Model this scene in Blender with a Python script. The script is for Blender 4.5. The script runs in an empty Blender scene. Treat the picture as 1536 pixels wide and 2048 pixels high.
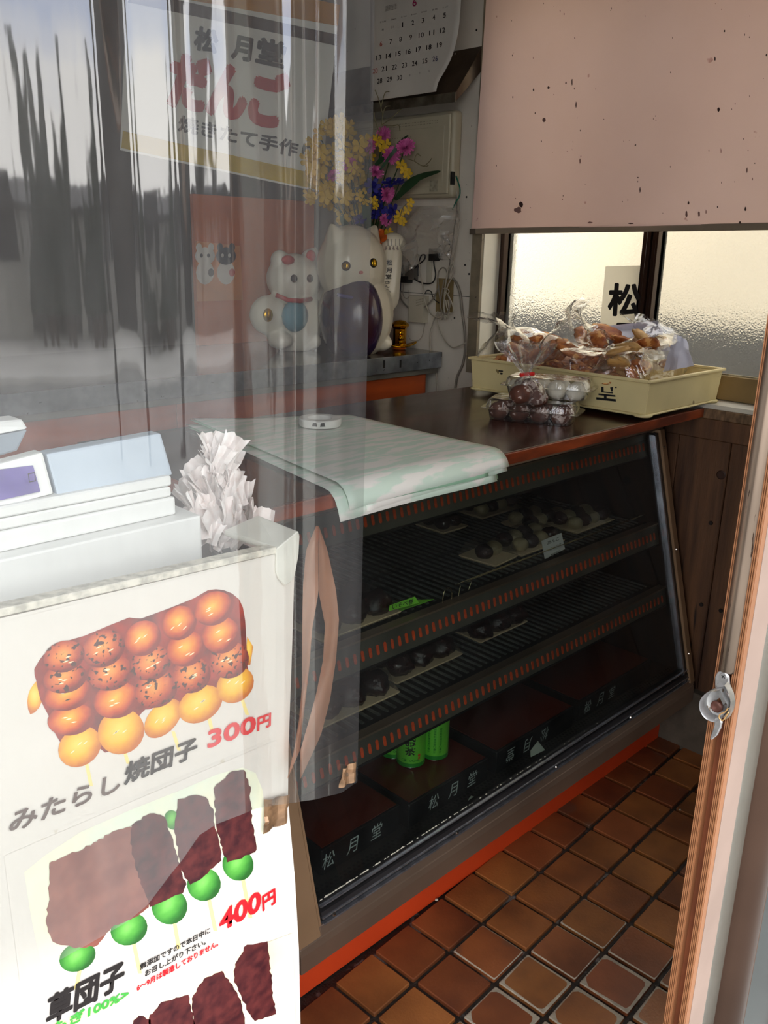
import bpy, bmesh, math, random
import numpy as np
from mathutils import Vector, Matrix, noise
PI = math.pi
sc = bpy.context.scene
C = sc.collection
# ------------------------------------------------------------------ camera
FPX = 1742.04
YAW, PITCH, ROLL = math.radians(45.25500832), math.radians(-16.96882918), math.radians(1.32629797)
CAMZ = 1.5
_cy, _sy, _cp, _sp = math.cos(YAW), math.sin(YAW), math.cos(PITCH), math.sin(PITCH)
_f = Vector((_cy*_cp, _sy*_cp, _sp)); _r = Vector((_sy, -_cy, 0)); _u = _r.cross(_f)
RX = _r*math.cos(ROLL) + _u*math.sin(ROLL)
UX = -_r*math.sin(ROLL) + _u*math.cos(ROLL)
cam = bpy.data.objects.new('camera', bpy.data.cameras.new('camera')); C.objects.link(cam)
cam.matrix_world = Matrix(((RX.x, UX.x, -_f.x, 0), (RX.y, UX.y, -_f.y, 0), (RX.z, UX.z, -_f.z, CAMZ), (0, 0, 0, 1)))
cam.data.sensor_fit = 'HORIZONTAL'; cam.data.sensor_width = 36; cam.data.lens = FPX/1536*36
cam.data.clip_start = 0.02; cam.data.clip_end = 200
sc.camera = cam
# ------------------------------------------------------------------ sky, exposure
w = bpy.data.worlds.new('sky'); sc.world = w; w.use_nodes = True
n = w.node_tree.nodes; l = w.node_tree.links; n.clear()
tc = n.new('ShaderNodeTexCoord'); nz = n.new('ShaderNodeTexNoise'); nz.inputs['Scale'].default_value = 2.6; nz.inputs['Detail'].default_value = 7
mp = n.new('ShaderNodeMapping'); mp.inputs['Scale'].default_value = (1, 1, 2.2)
cr = n.new('ShaderNodeValToRGB'); cr.color_ramp.elements[0].position = .34; cr.color_ramp.elements[1].position = .54
cr.color_ramp.elements[0].color = (.50, .58, .78, 1); cr.color_ramp.elements[1].color = (1.0, .975, .94, 1)
bg = n.new('ShaderNodeBackground'); bg.inputs['Strength'].default_value = SKY = 4.2
wo = n.new('ShaderNodeOutputWorld')
l.new(tc.outputs['Generated'], mp.inputs[0]); l.new(mp.outputs[0], nz.inputs['Vector']); l.new(nz.outputs[0], cr.inputs[0])
l.new(cr.outputs[0], bg.inputs[0]); l.new(bg.outputs[0], wo.inputs[0])
sc.view_settings.view_transform = 'Standard'; sc.view_settings.look = 'None'; sc.view_settings.gamma = 1
sc.view_settings.use_curve_mapping = False
sc.view_settings.exposure = 0.38
# ------------------------------------------------------------------ helpers
def ray(px, py): return RX*((px-768)/FPX) + UX*((1024-py)/FPX) + _f
def at(px, py, X=None, Y=None, Z=None, k=0.0):
    """the point of the plane x=X, y=Y (+k*z) or z=Z that a measured photo coordinate falls on"""
    d = ray(px, py)
    if Z is not None: t = (Z-CAMZ)/d.z
    elif X is not None: t = X/d.x
    else: t = (Y+k*CAMZ)/(d.y-k*d.z)
    return Vector((d.x*t, d.y*t, CAMZ+d.z*t))
def lin(c):
    c = [x/255 for x in c]
    return tuple((x/12.92 if x <= .04045 else ((x+.055)/1.055)**2.4) for x in c)
MATS = {}
def mat(name, col, rough=.5, metal=0., var=.12, vs=8., bump=0., bs=60., col2=None, st=(1, 1, 1), spec=None, alpha=None, coat=0, emit=0,
        spots=None, coord='Object', trans=0, ior=None, detail=4, lo=.35, hi=.65, rvar=0):
    if name in MATS: return MATS[name]
    m = bpy.data.materials.new(name); m.use_nodes = True; t = m.node_tree; N = t.nodes; L = t.links
    b = N['Principled BSDF']; c = lin(col)
    b.inputs['Roughness'].default_value = rough; b.inputs['Metallic'].default_value = metal
    if spec is not None: b.inputs['Specular IOR Level'].default_value = spec
    if coat: b.inputs['Coat Weight'].default_value = coat; b.inputs['Coat Roughness'].default_value = .1
    if trans: b.inputs['Transmission Weight'].default_value = trans
    if ior: b.inputs['IOR'].default_value = ior
    tcn = N.new('ShaderNodeTexCoord'); mp = N.new('ShaderNodeMapping'); mp.inputs['Scale'].default_value = st
    L.new(tcn.outputs[coord], mp.inputs[0])
    nz = N.new('ShaderNodeTexNoise'); nz.inputs['Scale'].default_value = vs; nz.inputs['Detail'].default_value = detail
    L.new(mp.outputs[0], nz.inputs['Vector'])
    r = N.new('ShaderNodeValToRGB'); r.color_ramp.elements[0].position = lo; r.color_ramp.elements[1].position = hi
    c2 = lin(col2) if col2 else tuple(max(0, x*(1-2*var)) for x in c)
    r.color_ramp.elements[0].color = (*c2, 1); r.color_ramp.elements[1].color = (*c, 1)
    L.new(nz.outputs[0], r.inputs[0]); out = r.outputs[0]
    if spots:
        ss, th, scol = spots
        n2 = N.new('ShaderNodeTexNoise'); n2.inputs['Scale'].default_value = ss; n2.inputs['Detail'].default_value = 3
        L.new(mp.outputs[0], n2.inputs['Vector'])
        r2 = N.new('ShaderNodeValToRGB'); r2.color_ramp.elements[0].position = th; r2.color_ramp.elements[1].position = th+.03
        L.new(n2.outputs[0], r2.inputs[0])
        mx = N.new('ShaderNodeMix'); mx.data_type = 'RGBA'; L.new(r2.outputs[0], mx.inputs[0]); L.new(out, mx.inputs[6])
        mx.inputs[7].default_value = (*lin(scol), 1); out = mx.outputs[2]
    L.new(out, b.inputs['Base Color'])
    if rvar:
        mr = N.new('ShaderNodeMapRange'); mr.inputs[3].default_value = rough-rvar; mr.inputs[4].default_value = rough+rvar
        L.new(nz.outputs[0], mr.inputs[0]); L.new(mr.outputs[0], b.inputs['Roughness'])
    if bump:
        n3 = N.new('ShaderNodeTexNoise'); n3.inputs['Scale'].default_value = bs; n3.inputs['Detail'].default_value = 3
        L.new(mp.outputs[0], n3.inputs['Vector']); bp = N.new('ShaderNodeBump'); bp.inputs['Strength'].default_value = bump
        bp.inputs['Distance'].default_value = .004
        L.new(n3.outputs[0], bp.inputs['Height']); L.new(bp.outputs[0], b.inputs['Normal'])
    if emit: b.inputs['Emission Color'].default_value = (*c, 1); b.inputs['Emission Strength'].default_value = emit
    MATS[name] = m; return m
def film(name, tint=(255, 255, 255), haze=.06, hazecol=(235, 235, 235), refl=1.0, rough=.04, bump=0., bs=30., st=(1, 1, 1), ior=1.5, translucent=True, hazevar=0):
    """thin clear plastic or glass sheet: see-through, a Fresnel reflection and a little haze"""
    if name in MATS: return MATS[name]
    m = bpy.data.materials.new(name); m.use_nodes = True; t = m.node_tree; N = t.nodes; L = t.links; N.clear()
    o = N.new('ShaderNodeOutputMaterial'); tr = N.new('ShaderNodeBsdfTransparent'); tr.inputs[0].default_value = (*lin(tint), 1)
    gl = N.new('ShaderNodeBsdfGlossy'); gl.inputs['Roughness'].default_value = rough
    hz = N.new('ShaderNodeBsdfTranslucent' if translucent else 'ShaderNodeBsdfDiffuse'); hz.inputs['Color'].default_value = (*lin(hazecol), 1)
    df = N.new('ShaderNodeBsdfDiffuse'); df.inputs['Color'].default_value = (*lin(hazecol), 1)
    hm = N.new('ShaderNodeMixShader'); hm.inputs[0].default_value = .5; L.new(hz.outputs[0], hm.inputs[1]); L.new(df.outputs[0], hm.inputs[2])
    fr = N.new('ShaderNodeFresnel'); fr.inputs[0].default_value = ior
    gm = N.new('ShaderNodeNewGeometry'); bi = N.new('ShaderNodeMapRange'); bi.inputs[3].default_value = ior; bi.inputs[4].default_value = 1/ior
    L.new(gm.outputs['Backfacing'], bi.inputs[0]); L.new(bi.outputs[0], fr.inputs[0])
    mu = N.new('ShaderNodeMath'); mu.operation = 'MULTIPLY'; mu.inputs[1].default_value = 1.8*refl; mu.use_clamp = True; L.new(fr.outputs[0], mu.inputs[0])
    m1 = N.new('ShaderNodeMixShader'); m1.inputs[0].default_value = haze; L.new(tr.outputs[0], m1.inputs[1]); L.new(hm.outputs[0], m1.inputs[2])
    m2 = N.new('ShaderNodeMixShader'); L.new(mu.outputs[0], m2.inputs[0]); L.new(m1.outputs[0], m2.inputs[1]); L.new(gl.outputs[0], m2.inputs[2])
    tcn = N.new('ShaderNodeTexCoord'); mp = N.new('ShaderNodeMapping'); mp.inputs['Scale'].default_value = st; L.new(tcn.outputs['Object'], mp.inputs[0])
    if hazevar:
        nv = N.new('ShaderNodeTexNoise'); nv.inputs['Scale'].default_value = 9; nv.inputs['Detail'].default_value = 6; L.new(mp.outputs[0], nv.inputs['Vector'])
        mr = N.new('ShaderNodeMapRange'); mr.inputs[1].default_value = .35; mr.inputs[2].default_value = .7; mr.inputs[3].default_value = haze; mr.inputs[4].default_value = haze+hazevar
        L.new(nv.outputs[0], mr.inputs[0]); L.new(mr.outputs[0], m1.inputs[0])
    if bump:
        n3 = N.new('ShaderNodeTexNoise'); n3.inputs['Scale'].default_value = bs; n3.inputs['Detail'].default_value = 3; L.new(mp.outputs[0], n3.inputs['Vector'])
        bp = N.new('ShaderNodeBump'); bp.inputs['Strength'].default_value = bump; bp.inputs['Distance'].default_value = .01
        L.new(n3.outputs[0], bp.inputs['Height']); L.new(bp.outputs[0], gl.inputs['Normal'])
    L.new(m2.outputs[0], o.inputs[0]); MATS[name] = m; return m
class MB:
    def __init__(s): s.b = bmesh.new()
    def poly(s, pts, mi=0):
        f = s.b.faces.new([s.b.verts.new(p) for p in pts]); f.material_index = mi; return s
    def box(s, x0, x1, y0, y1, z0, z1):
        return s.hexa([(x0, y0, z0), (x1, y0, z0), (x1, y1, z0), (x0, y1, z0), (x0, y0, z1), (x1, y0, z1), (x1, y1, z1), (x0, y1, z1)])
    def hexa(s, P):
        v = [s.b.verts.new(p) for p in P]
        for f in ((3, 2, 1, 0), (4, 5, 6, 7), (0, 1, 5, 4), (1, 2, 6, 5), (2, 3, 7, 6), (3, 0, 4, 7)): s.b.faces.new([v[i] for i in f])
        return s
    def prism(s, pts, ext):
        ext = Vector(ext); a = [s.b.verts.new(p) for p in pts]; c = [s.b.verts.new(Vector(p)+ext) for p in pts]; n = len(a)
        s.b.faces.new(a); s.b.faces.new(c[::-1])
        for i in range(n): s.b.faces.new([a[i], c[i], c[(i+1) % n], a[(i+1) % n]])
        return s
    def tube(s, path, r, seg=8, caps=True):
        path = [Vector(p) for p in path]; rings = []; up = None
        for i, p in enumerate(path):
            t = (path[min(i+1, len(path)-1)]-path[max(i-1, 0)]).normalized()
            if up is None: up = Vector((0, 0, 1)) if abs(t.z) < .9 else Vector((1, 0, 0))
            a = (up - t*up.dot(t)).normalized(); up = a; c = t.cross(a); rr = r[i] if isinstance(r, (list, tuple)) else r
            rings.append([s.b.verts.new(p+(a*math.cos(q)+c*math.sin(q))*rr) for q in [2*PI*j/seg for j in range(seg)]])
        for A, B_ in zip(rings, rings[1:]):
            for j in range(seg): s.b.faces.new([A[j], A[(j+1) % seg], B_[(j+1) % seg], B_[j]])
        if caps: s.b.faces.new(rings[0][::-1]); s.b.faces.new(rings[-1])
        return s
    def lathe(s, prof, c=(0, 0, 0), seg=20, axis=None, sy=1.0):
        c = Vector(c); rot = Vector((0, 0, 1)).rotation_difference(Vector(axis)) if axis else None; rings = []
        for r, z in prof:
            ring = []
            for j in range(seg):
                q = 2*PI*j/seg; v = Vector((r*math.cos(q), r*math.sin(q)*sy, z))
                ring.append(s.b.verts.new(c+(rot @ v if rot else v)))
            rings.append(ring)
        for A, B_ in zip(rings, rings[1:]):
            for j in range(seg): s.b.faces.new([A[j], A[(j+1) % seg], B_[(j+1) % seg], B_[j]])
        if prof[0][0] > 1e-5: s.b.faces.new(rings[0][::-1])
        if prof[-1][0] > 1e-5: s.b.faces.new(rings[-1])
        return s
    def ell(s, c, r, seg=12, rings=8, rot=None, nz=0, seed=0):
        c = Vector(c); r = (r,)*3 if not hasattr(r, '__len__') else r
        R = []
        for i in range(rings+1):
            th = PI*i/rings; row = []
            k = 1 if i in (0, rings) else seg
            for j in range(k):
                q = 2*PI*j/seg; v = Vector((math.sin(th)*math.cos(q), math.sin(th)*math.sin(q), math.cos(th)))
                if nz: v *= 1+nz*noise.noise(v*2.1+Vector((seed*3.7, seed, 0)))
                v = Vector((v.x*r[0], v.y*r[1], v.z*r[2]))
                if rot: v = rot @ v
                row.append(s.b.verts.new(c+v))
            R.append(row)
        for i in range(rings):
            A, B_ = R[i], R[i+1]
            for j in range(seg):
                j2 = (j+1) % seg
                if len(A) == 1: s.b.faces.new([A[0], B_[j], B_[j2]])
                elif len(B_) == 1: s.b.faces.new([A[j], B_[0], A[j2]])
                else: s.b.faces.new([A[j], B_[j], B_[j2], A[j2]])
        return s
    def grid(s, fn, nu, nv, mi=0):
        G = [[s.b.verts.new(fn(i/nu, j/nv)) for j in range(nv+1)] for i in range(nu+1)]
        for i in range(nu):
            for j in range(nv): s.b.faces.new([G[i][j], G[i+1][j], G[i+1][j+1], G[i][j+1]]).material_index = mi
        return s
    def build(s, name, m, parent=None, smooth=False, bevel=0, seg=1, fixn=True, org=None, kind=None, label=None, solid=0, remesh=0, sm=0, uv=False):
        if fixn: bmesh.ops.recalc_face_normals(s.b, faces=s.b.faces)
        if bevel:
            es = [e for e in s.b.edges if len(e.link_faces) == 2 and e.calc_face_angle(0) > .5]
            bmesh.ops.bevel(s.b, geom=es, offset=bevel, segments=seg, profile=.6, affect='EDGES', clamp_overlap=True)
        me = bpy.data.meshes.new(name); s.b.to_mesh(me); s.b.free()
        return link(name, me, m, parent, smooth, org, kind, label, solid, remesh, sm)
ORG = {}
def link(name, me, m, parent=None, smooth=False, org=None, kind=None, label=None, solid=0, remesh=0, sm=0):
    for mm in (m if isinstance(m, (list, tuple)) else [m]): me.materials.append(mm)
    if solid or remesh:
        tmp = bpy.data.objects.new('tmp', me); C.objects.link(tmp)
        if remesh:
            md = tmp.modifiers.new('r', 'REMESH'); md.mode = 'VOXEL'; md.voxel_size = remesh; md.use_smooth_shade = True
            if sm: md2 = tmp.modifiers.new('s', 'SMOOTH'); md2.iterations = sm; md2.factor = .6
        if solid: md = tmp.modifiers.new('s', 'SOLIDIFY'); md.thickness = solid; md.offset = 0
        me2 = bpy.data.meshes.new_from_object(tmp.evaluated_get(bpy.context.evaluated_depsgraph_get()))
        bpy.data.objects.remove(tmp); me = me2; me.name = name
        if remesh:
            me.materials.clear()
            for mm in (m if isinstance(m, (list, tuple)) else [m]): me.materials.append(mm)
    if smooth:
        for p in me.polygons: p.use_smooth = True
        if smooth != True: me.set_sharp_from_angle(angle=math.radians(smooth))
    o = bpy.data.objects.new(name, me); C.objects.link(o)
    base = ORG.get(parent.name, Vector()) if parent else (Vector(org) if org is not None else None)
    if base is None:
        mn = Vector((1e9,)*3); mx = -mn
        for v in me.vertices:
            for a in range(3): mn[a] = min(mn[a], v.co[a]); mx[a] = max(mx[a], v.co[a])
        base = Vector(((mn.x+mx.x)/2, (mn.y+mx.y)/2, mn.z))
    if base.length > 0: me.transform(Matrix.Translation(-base))
    if parent: o.parent = parent
    else: o.location = base
    ORG[o.name] = base
    if kind: o['kind'] = kind
    if label: o['label'] = label
    return o
def thing(name, label, cat, loc=(0, 0, 0), group=None, rz=0):
    o = bpy.data.objects.new(name, None); C.objects.link(o); o.empty_display_size = .05
    o.location = loc; ORG[o.name] = Vector(loc); o['label'] = label; o['category'] = cat
    if group: o['group'] = group
    return o
def local(o): ORG[o.name] = Vector((0, 0, 0)); return o      # parts of this thing are drawn in its own coordinates
def clampz(o, z):
    zo = z-ORG[o.name].z
    for v in o.data.vertices:
        if v.co.z < zo: v.co.z = zo
    return o
def tag(o, label, cat, group=None):
    o['label'] = label; o['category'] = cat
    if group: o['group'] = group
    return o
def struct(o): o['kind'] = 'structure'; return o
KIDS = {}
def dup(root, loc=None, rz=0, label=None, group=None, scale=None, rot=None):
    r = root.copy(); C.objects.link(r)
    if loc is not None: r.location = loc
    r.rotation_euler = rot if rot else (0, 0, rz)
    if scale: r.scale = scale if hasattr(scale, '__len__') else (scale,)*3
    if label: r['label'] = label
    if group: r['group'] = group
    for ch in kids(root):
        c = ch.copy(); C.objects.link(c); c.parent = r; KIDS.setdefault(r.name, []).append(c)
        for g in kids(ch):
            d = g.copy(); C.objects.link(d); d.parent = c; KIDS.setdefault(c.name, []).append(d)
    return r
def kids(o): return KIDS[o.name] if o.name in KIDS else list(o.children)
def txt(s, p0, p1, h, nrm, m, parent, bold=0.0, ext=0.0004, name='lettering', rows=None, fit=True, align='x', shear=0, org=None):
    """flat lettering: baseline from p0 to p1, cap height h, facing nrm"""
    thick = bold; bold = min(bold, .008)
    cu = bpy.data.curves.new('t', 'FONT'); cu.body = s; cu.size = 1; cu.offset = bold; cu.extrude = 0; cu.resolution_u = 3; cu.shear = shear
    tmp = bpy.data.objects.new('t', cu); C.objects.link(tmp)
    me = bpy.data.meshes.new_from_object(tmp.evaluated_get(bpy.context.evaluated_depsgraph_get())); bpy.data.objects.remove(tmp)
    if not me.vertices: return None
    xs = [v.co.x for v in me.vertices]; ys = [v.co.y for v in me.vertices]
    x0, x1, y0, y1 = min(xs), max(xs), min(ys), max(ys)
    p0 = Vector(p0); p1 = Vector(p1); nrm = Vector(nrm).normalized(); xd = p1-p0; W = xd.length; xd.normalize(); yd = nrm.cross(xd).normalized()
    sx = W/(x1-x0) if fit else h/(y1-y0); sy = h/(y1-y0)
    for v in me.vertices:
        a = (v.co.x-x0)*sx; b = (v.co.y-y0)*sy
        v.co = p0+xd*a+yd*b+nrm*ext
    if thick > .012:          # heavier strokes: the same glyph repeated a hair aside
        bm = bmesh.new(); g = h*thick*.9
        for k, (dx, dy) in enumerate(((0, 0), (1, 0), (-1, 0), (0, 1), (0, -1), (.7, .7), (-.7, .7), (.7, -.7), (-.7, -.7))):
            T = xd*dx*g+yd*dy*g+nrm*k*4e-5
            me.transform(Matrix.Translation(T)); bm.from_mesh(me); me.transform(Matrix.Translation(-T))
        bm.to_mesh(me); bm.free()
    return link(name, me, m, parent, org=org)
from mathutils.bvhtree import BVHTree
def caster(o):
    org = ORG[o.name]; me = o.data
    t = BVHTree.FromPolygons([v.co+org for v in me.vertices], [p.vertices[:] for p in me.polygons])
    def hit(px, py):
        h = t.ray_cast(Vector((0, 0, CAMZ)), ray(px, py).normalized())
        return (h[0], h[1]) if h[0] else (None, None)
    return hit
def lerp(a, b, t): return a+(b-a)*t
def smoothpath(pts, n=6):
    pts = [Vector(p) for p in pts]; P = [pts[0]]+pts+[pts[-1]]; out = []
    for i in range(1, len(P)-2):
        for j in range(n):
            t = j/n; a, b, c, d = P[i-1], P[i], P[i+1], P[i+2]
            out.append(.5*((2*b)+(c-a)*t+(2*a-5*b+4*c-d)*t*t+(3*b-a-3*c+d)*t**3))
    out.append(pts[-1]); return out
NY = (0, -1, 0); NX = (-1, 0, 0)
# ================================================================== the setting
XW = 2.42      # face of the wall that carries the calendar, the window and the planks
XG = 2.52      # plane of the window sashes
YB = 3.1       # back wall
white_wall = mat('painted panel wall', (216, 208, 194), .55, var=.07, vs=5, bump=.05, bs=90, spots=(45, .72, (120, 116, 108)))
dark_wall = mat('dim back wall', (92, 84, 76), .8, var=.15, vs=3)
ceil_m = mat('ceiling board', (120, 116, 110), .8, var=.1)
struct(MB().box(XW, 2.60, 2.0, YB, -.1, 2.7).build('wall_right', white_wall))
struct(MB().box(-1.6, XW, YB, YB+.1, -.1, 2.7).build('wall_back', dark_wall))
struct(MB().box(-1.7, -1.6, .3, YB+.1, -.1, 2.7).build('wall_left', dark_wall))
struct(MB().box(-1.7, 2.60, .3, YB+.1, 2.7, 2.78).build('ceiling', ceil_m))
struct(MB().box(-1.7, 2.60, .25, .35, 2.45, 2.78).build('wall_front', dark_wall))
# floor: mortar bed with quarry tiles laid on it
grout = mat('dark grout', (44, 36, 30), .55, var=.25, vs=40, bump=.6, bs=200, spots=(14, .62, (96, 90, 86)))
fl = struct(MB().box(-1.7, 2.45, .22, YB+.1, -.12, -.004).build('floor', grout, org=(0, 0, 0)))
TX, TY, GR = 1.34387, 1.00030, math.radians(2.6295)
cg, sg = math.cos(GR), math.sin(GR)
def tile_mat(name, edge):
    m = mat(name, (156, 92, 50), .38, var=.2, vs=5, bump=.12, bs=160, col2=(104, 58, 34), spec=.5, coat=.15, spots=(3.1, .62, (104, 74, 56)))
    t = m.node_tree; N = t.nodes; L = t.links; b = N['Principled BSDF']; src = b.inputs['Base Color'].links[0].from_socket
    oi = N.new('ShaderNodeObjectInfo'); hs = N.new('ShaderNodeHueSaturation')
    mr = N.new('ShaderNodeMapRange'); mr.inputs[3].default_value = .72; mr.inputs[4].default_value = 1.12
    L.new(oi.outputs['Random'], mr.inputs[0]); L.new(mr.outputs[0], hs.inputs['Value'])
    mr2 = N.new('ShaderNodeMapRange'); mr2.inputs[3].default_value = .492; mr2.inputs[4].default_value = .512
    L.new(oi.outputs['Random'], mr2.inputs[0]); L.new(mr2.outputs[0], hs.inputs['Hue']); L.new(src, hs.inputs['Color']); L.new(hs.outputs[0], b.inputs['Base Color'])
    # the cloudy firing marks differ from tile to tile
    mpn = [x for x in N if x.type == 'MAPPING'][0]; mu = N.new('ShaderNodeVectorMath'); mu.operation = 'SCALE'; mu.inputs[0].default_value = (7, 5, 3)
    L.new(oi.outputs['Random'], mu.inputs['Scale']); L.new(mu.outputs[0], mpn.inputs['Location'])
    return m
tm = tile_mat('quarry tile', 0)
worn = mat('bared cement edge', (170, 160, 142), .7, var=.15, vs=60)
def tile_mesh(hx, hy, r, name, inner=None):
    def ring(hx, hy, r, z, wob=0):
        pts = []
        for cx, cy, a0 in ((1, 1, 0), (-1, 1, 90), (-1, -1, 180), (1, -1, 270)):
            for a in (0, 45, 90):
                q = math.radians(a0+a); w_ = 1+wob*random.uniform(-1, 1)
                pts.append((cx*(hx-r)+r*math.cos(q)*w_, cy*(hy-r)+r*math.sin(q)*w_, z))
        return pts
    b = bmesh.new()
    rs = [ring(hx, hy, r, -.004), ring(hx, hy, r, .004), ring(hx-.002, hy-.002, r, .0055)]
    if inner: rs += [ring(hx-inner, hy-inner, inner*1.6+.004, .0058, .25)]
    V = [[b.verts.new(p) for p in q] for q in rs]
    for i, (A, B_) in enumerate(zip(V, V[1:])):
        for j in range(12):
            f = b.faces.new([A[j], A[(j+1) % 12], B_[(j+1) % 12], B_[j]]); f.material_index = 1 if inner and i >= 1 else 0
    b.faces.new(V[-1]); me = bpy.data.meshes.new(name); b.to_mesh(me); b.free(); return me
PU, PV = .12106, .12379
tmesh = tile_mesh(PU/2-.0055, PV/2-.0055, .003, 'tile'); tmesh.materials.append(tm)
wm = []
for kk in range(3):
    q = tile_mesh(PU/2-.0055, PV/2-.0055, .003, 'worn tile', .002+.0022*kk); q.materials.append(tm); q.materials.append(worn); wm.append(q)
random.seed(5)
for v in range(-2, 6):
    for u in range(-9, 9):
        a, b_ = (u+.5)*PU, -(v+.5)*PV
        x = TX+a*cg-b_*sg; y = TY+a*sg+b_*cg
        if x > 2.43 or y > 1.16 or y < .33: continue
        # the glaze edge is worn off the tiles people step on
        wk = {(-1, 1): 1, (0, 2): 2, (0, 1): 0, (1, 1): 0, (1, 2): 0, (-2, 1): 2, (-1, 2): 2, (-1, 0): 0, (-2, 2): 1, (0, 3): 1, (-3, 1): 0, (-1, 3): 2, (1, 3): 0, (-2, 3): 1}.get((u, v))
        me = tmesh if wk is None else wm[wk]
        o = bpy.data.objects.new('tile', me); C.objects.link(o); o.parent = fl
        o.location = (x, y, 0.0+random.uniform(-.0007, .0007)); o.rotation_euler = (random.uniform(-.003, .003), random.uniform(-.003, .003), GR)
# foundation block below the window wall
conc = mat('rough concrete', (92, 82, 70), .9, var=.2, vs=14, bump=.5, bs=70)
struct(MB().box(2.39, 2.60, .3, 1.16, -.05, .20).build('baseboard_right', conc, bevel=.004))
# plank dado under the window
plank = mat('stained wall plank', (112, 76, 48), .55, var=.3, vs=3.0, st=(4, 10, .9), bump=.25, bs=30, col2=(50, 28, 16), spots=(2.2, .64, (34, 18, 12)), lo=.3, hi=.72)
wp = struct(MB().box(2.47, 2.60, .3, 2.0, -.1, 1.045).build('wall_right_lower', mat('dark batten', (40, 26, 18), .8)))
ys = [2.0, 1.42, 1.166, 1.0, .95, .80, .64, .48, .30]
jy = at(1440, 1050, X=XW).y
ys = [2.0, 1.55, 1.20, jy+.001, jy-.16, jy-.32, jy-.48, .30]
for i in range(len(ys)-1):
    if ys[i]-ys[i+1] > .01:
        pb = MB().box(XW+random.uniform(0, .003), 2.47, ys[i+1]+.001, ys[i]-.001, .02, .985).build('plank', plank, wp, bevel=.0025)
MB().box(XW-.008, 2.47, .3, 2.0, .985, 1.045).build('rail_board', plank, wp, bevel=.002)
nailm = mat('nail plug', (26, 16, 10), .8)
for q in ((1366, 865), (1442, 876), (1422, 1046), (1403, 1209), (1442, 1221), (1483, 882)):
    p = at(*q, X=XW); MB().lathe([(.0001, .004), (.006, .004), (.0065, 0)], p+Vector((0, 0, 0)), 10, axis=NX).build('nail_plug', nailm, wp)
pk = at(1442, 950, X=XW); MB().lathe([(.0001, .0015), (.011, .0015), (.014, 0)], pk, 14, axis=NX).build('knot', mat('knot wood', (58, 30, 16), .6, coord='Object', vs=60), wp)
# sill and window
cream = mat('cream paint', (212, 204, 178), .5, var=.06)
struct(MB().box(XW-.012, XG+.06, .3, 2.0, 1.045, 1.073).build('trim_1', mat('worn sill nose', (138, 108, 78), .7, var=.3, vs=30, st=(1, 3, 1)), bevel=.002))
struct(MB().box(XW-.004, XG+.06, .3, 2.0, 1.0735, 1.086).build('trim_2', mat('sill paint', (226, 222, 208), .5, var=.1)))
struct(MB().box(XW, XG+.08, 1.985, 2.0, 1.0865, 2.5).build('trim_3', mat('window reveal paint', (226, 220, 200), .5, var=.05)))
struct(MB().box(XW, 2.60, .3, 1.985, 2.42, 2.7).build('wall_right_upper', white_wall))
bronze = mat('bronze window frame', (60, 42, 32), .32, metal=.55, var=.15, vs=3, st=(1, 1, .3))
bronze2 = mat('weathered bronze rail', (148, 122, 78), .5, metal=.3, var=.2, vs=5)
def frosted():
    m = bpy.data.materials.new('frosted pattern glass'); m.use_nodes = True; t = m.node_tree; N = t.nodes; L = t.links; N.clear()
    o = N.new('ShaderNodeOutputMaterial'); rf = N.new('ShaderNodeBsdfRefraction'); rf.inputs['IOR'].default_value = 1.12; rf.inputs['Roughness'].default_value = .30
    gl = N.new('ShaderNodeBsdfGlossy'); gl.inputs['Roughness'].default_value = .25; tl = N.new('ShaderNodeBsdfTranslucent'); tl.inputs[0].default_value = (.9, .88, .8, 1)
    tcn = N.new('ShaderNodeTexCoord'); v = N.new('ShaderNodeTexVoronoi'); v.inputs['Scale'].default_value = 210; v.feature = 'SMOOTH_F1'
    bp = N.new('ShaderNodeBump'); bp.inputs['Strength'].default_value = 1.0; bp.inputs['Distance'].default_value = .002
    L.new(tcn.outputs['Object'], v.inputs['Vector']); L.new(v.outputs['Distance'], bp.inputs['Height'])
    for x in (rf, gl): L.new(bp.outputs[0], x.inputs['Normal'])
    a = N.new('ShaderNodeMixShader'); a.inputs[0].default_value = .06; b = N.new('ShaderNodeMixShader'); b.inputs[0].default_value = .03
    L.new(rf.outputs[0], a.inputs[1]); L.new(tl.outputs[0], a.inputs[2]); L.new(a.outputs[0], b.inputs[1]); L.new(gl.outputs[0], b.inputs[2]); L.new(b.outputs[0], o.inputs[0]); return m
fg = frosted()
wn = bpy.data.objects.new('window_1', None); C.objects.link(wn); wn.location = (XG, 1.2, 1.086); ORG['window_1'] = Vector(wn.location); wn['kind'] = 'structure'
ya = at(978, 500, X=XG).y; yb = at(1016, 500, X=XG).y; yc = at(1286, 500, X=XG).y; yd = at(1322, 500, X=XG).y
ye = yd-(yb-yc)*1.1
zb = at(1460, 752, X=XG).z
for i, (a, b_) in enumerate(((ya, yb), (yc, yd))):
    w_ = a-b_
    for k, (f0, f1, dx) in enumerate(((0, .3, .012), (.34, .55, .0), (.59, .85, .008), (.87, 1, -.004))):
        MB().box(XG-.02+dx, XG+.03, a-w_*f1, a-w_*f0, 1.09, 2.42).build('stile_rib', bronze, wn, bevel=.001)
    MB().box(XG+.0, XG+.028, b_, a, 1.09, 2.42).build('stile', bronze, wn)
MB().box(XG-.02, XG+.03, ye-.08, ye, 1.09, 2.42).build('stile', bronze, wn)
MB().box(XG-.012, XG+.03, ye, ya, 1.088, zb).build('bottom_rail', bronze2, wn, bevel=.001)
MB().box(XG-.008, XG+.03, ye, ya, 2.36, 2.42).build('top_rail', bronze, wn)
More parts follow.
